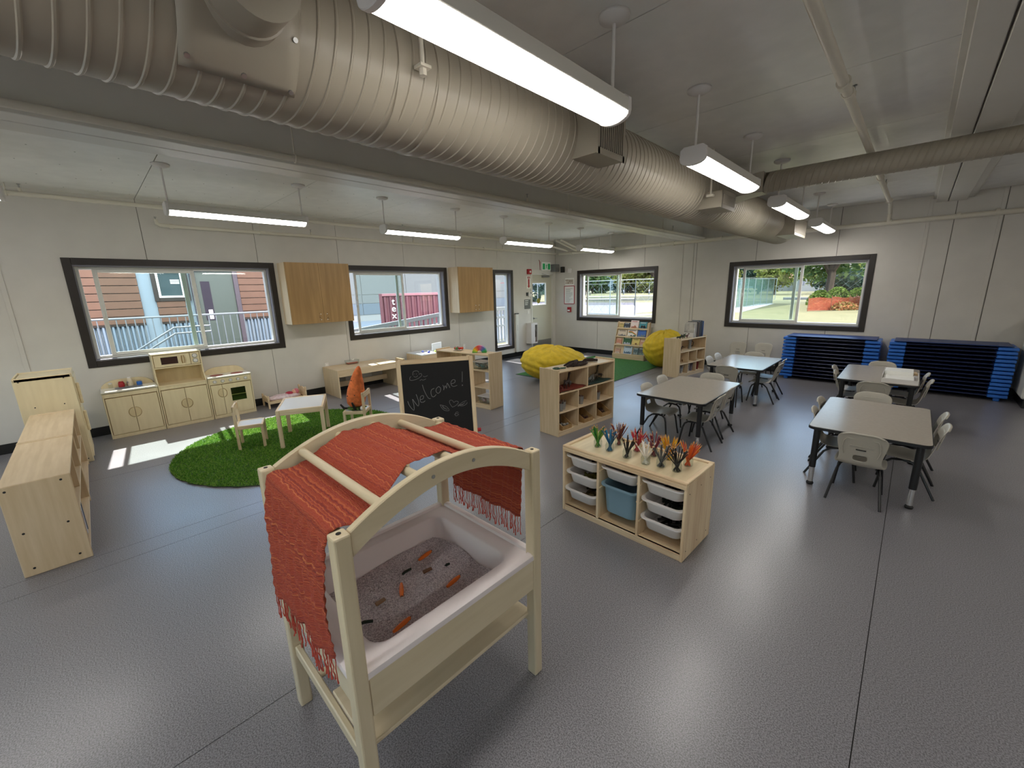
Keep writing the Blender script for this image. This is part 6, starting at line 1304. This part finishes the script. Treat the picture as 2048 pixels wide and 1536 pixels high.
for a in (('person in a dark top bending on the field, leftmost of the group', -80, 118, '3A3A40', '2A2A30', '1A1410', 1, .4, .3, .2, .12), ('person in pale clothes beside the leftmost one on the field', -77.5, 117, 'D8D4CC', '55585E', '2A1C14', 1, 1.9, .4), ('person in white seen left of the mullion of the left far window', -71.5, 124, 'E4E4E6', 'C8CCD4', '3A2A1C', 1, .3),
          ('person in light blue seen beside the mullion of the left far window', -69.8, 125, 'A8BCD0', '3A4250', '1A1410', 1, 2.5), ('person in white, left of the right-hand group on the field', -61.8, 127, 'EAEAEA', '4A5260', '2A2018', 1, .8, .5, .2), ('person in a black top in the middle of the right-hand group', -59.6, 126, '202226', '26282C', '1A1410', 1, 2.0), ('person in pale blue, at the right of the right-hand group', -58.0, 127, 'C8D4E4', '3C4654', '3A2A1C', 1, 1.2, .6, .22)): person(*a)
# ---------------------------------------------------------------- neighbouring classroom across the ramp (left windows)
SD = mat('brown_siding', '7C5A46', .7, noise=.12, nscale=4); LB = mat('pale_blue_panel', '95A8B6', .5); CR = mat('corrugated_blue', '8A9CAC', .45)
t = thing('portable_classroom', 'neighbouring building with brown siding boards and pale blue corrugated skirt', 'building', (-12, 0, GZ))
B().box(-5, -7, 0, -.04, 4.5, 3.62).make('wall', LB, t)
def siding(y0, y1, z0, z1):
    z = z0
    while z < z1 - .02: B().box(-.045, y0, z, .012, y1, min(z + .148, z1)).make('siding_board', SD, t, bevel=.006); z += .16
for y0, y1, z0, z1 in ((-6.5, .89, 1.97, 3.55), (1.14, 1.64, 1.97, 2.44), (1.14, 1.64, 3.15, 3.55), (2.74, 4.4, 1.97, 3.55)): siding(y0, y1, z0, z1)
b = B(); y = -6.5
while y < 4.4:
    if not (.87 < y < 1.15 or 1.86 < y < 2.76): b.prism([(-.04, y), (.02, y + .012), (.02, y + .045), (-.04, y + .057)], 0, 1.93, 'z')
    y += .075
b.make('corrugated_skirt', CR, t, kind='stuff')
B().box(-.04, -6.5, 1.93, .03, .89, 1.97).box(-.04, 1.14, 1.93, .03, 1.64, 1.97).box(-.04, 2.74, 1.93, .03, 4.4, 1.97).make('drip_edge', M['trimd'], t)
f = B(); 
for q in cuts(1.12, 1.76, 2.42, 3.15, [(1.2, 1.66, 2.5, 3.08)]): f.box(-.03, q[0], q[2], .03, q[1], q[3])
f = f.make('window', M['trimd'], t, bevel=.005); b = B()
for q in cuts(1.2, 1.66, 2.5, 3.08, [(1.24, 1.62, 2.54, 3.04)]): b.box(0, q[0], q[2], .04, q[1], q[3])
b.make('window_frame', M['vinyl'], f); B().box(.0, 1.24, 2.54, .01, 1.62, 3.04).make('pane', mat('dark_pane', '4A5C60', .08), f)
for q in range(5): B().box(.012, 1.44, 2.80 + q * .02, .014, 1.60, 2.81 + q * .02).make('blind_slat', M['white'], f)
d = B()
for q in cuts(1.80, 2.74, 1.1, 3.3, [(1.90, 2.64, 1.14, 3.08)]): d.box(-.04, q[0], q[2], .03, q[1], q[3])
d = d.make('door_surround', mat('purple_grey_frame', '5A5058', .6), t, bevel=.006); B().box(-.04, 1.90, 1.14, -.01, 2.64, 3.08).make('door', mat('sage_door', '56625A', .5), t, bevel=.005)
B().box(-.012, 1.98, 1.95, -.005, 2.16, 2.85).make('door_pane', mat('door_pane_dark', '3E3A46', .1), t); B().box(-.006, 2.05, 1.98, -.003, 2.13, 2.2).make('white_poster', M['signw'], t)
B().box(.03, 2.0, 3.12, .033, 2.14, 3.24).make('orange_sign', mat('orange_sign', 'E8A23A', .5), t)
text('number_sign', '1', .17, M['white'], t, (.034, 1.90, 3.18), (PI / 2, 0, PI / 2), ext=.002)
B().box(-.02, -6.5, 3.55, .14, 4.5, 3.66).make('eave', M['grey'], t)
B().box(.0, 1.7, .9, 2.0, 4.4, 1.1).make('landing', mat('landing_concrete', '9A948E', .9, noise=.3, nscale=6), t, bevel=.01)
t = thing('stair_railing', 'white picket railing with sloping stair handrail in front of the neighbouring building', 'railing', (-9.5, 0, GZ)); wr = mat('white_rail', 'A2ABB2', .5)
b = B().tube([(0, -3, 2.17), (0, .95, 2.17), (0, 3.1, 2.17)], .02, 6); b.make('top_rail', wr, t); B().tube([(0, -3, .45), (0, 3.1, .45)], .015, 6).make('bottom_rail', wr, t)
y = -3.0; first = None
while y < 3.12:
    if first is None: first = B().cyl((0, 0, .45), (0, 0, 2.17), .008, n=6).make('baluster', wr, t); first.location.y = y
    else: o = first.copy(); COL.objects.link(o); o.location.y = y; o.parent = t
    y += .115
for dz in (0, .1): B().tube([(.6, -.6, 1.0 - dz), (.6, 1.0, 2.0 - dz), (.6, 1.5, 2.0 - dz)], .014, 8).make('stair_handrail', wr, t, smooth=True)
for k in range(5): B().box(.2, .5 + k * .28, .18 * k, 1.0, .5 + (k + 1) * .28 + .02, .18 * (k + 1)).make('stair_step', paved, t, bevel=.01)
# big pale building far behind
t = thing('school_building', 'large pale grey panelled building far behind the shipping container', 'building', (-36, 0, GZ)); pg = mat('pale_concrete', '74797A', .8, noise=.05, nscale=.5); pb = mat('blue_grey_plinth', '66727E', .8)
B().box(-10, 12.5, 0, -.06, 36.4, 9.5).make('wall', M['grey'], t)
for k in range(5):
    y0 = 13.2 + 4.6 * k - .15
    for z0, z1, m_ in ((.6, 1.58, pb), (1.62, 2.36, pg), (2.40, 6.3, pg), (6.34, 9.5, pg)): B().box(-.06, y0 + .03, z0, 0, y0 + 4.57, z1).make('facade_panel', m_, t)
# shipping container with white letters
t = thing('shipping_container', 'red corrugated shipping container with the white letters tex', 'container', (-15, 8.05, GZ - .1), R(-28.5)); rc = mat('container_red', '74404A', .6, noise=.15, nscale=2); rl = mat('container_edge', 'A87078', .6)
B().box(-2.4, .05, .12, -.06, 4.45, 2.5).make('body', rc, t)
y = .14; 
while y < 4.3:
    B().prism([(-.06, y), (-.005, y + .035), (-.005, y + .115), (-.06, y + .15)], .14, 2.44, 'z').make('corrugation', rc, t); y += .212
for y0, y1 in ((0, .12), (4.38, 4.5)): B().box(-.12, y0, 0, .02, y1, 2.56).make('corner_post', rc, t, bevel=.01)
B().box(-.12, .0, 2.46, .015, 4.5, 2.56).make('top_rail', rl, t, bevel=.01); B().box(-.12, 0, 0, .015, 4.5, .14).make('bottom_rail', rc, t)
for ch, z in (('t', 2.24), ('e', 1.97), ('x', 1.70)): text('letter', ch, .36, M['signw'], t, (.002, .52, z), (PI / 2, 0, PI / 2), ext=.004)
# wheelchair ramp with white guard along the left wall
t = thing('ramp_railing', 'white slotted guard rail of the ramp outside the side windows', 'railing', (-8.6, 0, 0)); wr2 = mat('white_guard', 'B8BCBE', .5)
def rz2(y): return .90 + .098 * (min(y, 6.6) - 4.0) - .0
pts = [(0, 3.2), (0, 6.6), (0, 9.6)]
for dz, hh in ((0, .09), (-.24, .07), (-.48, .05), (-.95, .07)):
    b = B().loft([[(-.03, y, rz2(y) + dz - hh / 2), (.03, y, rz2(y) + dz - hh / 2), (.03, y, rz2(y) + dz + hh / 2), (-.03, y, rz2(y) + dz + hh / 2)] for y in (3.2, 6.6, 9.6)]); b.make('rail', wr2, t)
first = None; y = 3.2
while y < 9.6:
    if first is None: first = B().box(-.02, -.025, -.95, .02, .025, .04).make('baluster', wr2, t); first.location = (0, y, rz2(y))
    else: o = first.copy(); COL.objects.link(o); o.parent = t; o.location = (0, y, rz2(y))
    y += .13
t = thing('ramp_deck', 'pale deck and ramp outside the corner door', 'ramp'); B().loft([[(-8.6, y, z - .1), (-7.45, y, z - .1), (-7.45, y, z), (-8.6, y, z)] for y, z in ((2.0, -.42), (6.6, -.03), (9.6, -.03))]).make('deck', paved, t)
t = thing('basketball_hoop', 'white fan-shaped basketball backboard on a pole seen through the tall narrow window', 'basketball hoop', (-24.3, 24.6, GZ), R(-45)); pts = [(.9 * math.cos(a), 3.1 + .95 * math.sin(a)) for a in [PI * k / 14 for k in range(15)]]
B().prism([(-.9, 2.95)] + pts[::-1] + [(.9, 2.95)], -.02, .02, 'y').make('backboard', M['white'], t); B().tube([(.23 * math.cos(2 * PI * k / 16), -.35 + .23 * math.sin(2 * PI * k / 16), 3.05) for k in range(16)], .012, 6, loop=True).make('rim', M['red'], t); B().tube([(0, .5, 0), (0, .5, 2.6), (0, .02, 3.2)], .06, 8).make('pole', galv, t)
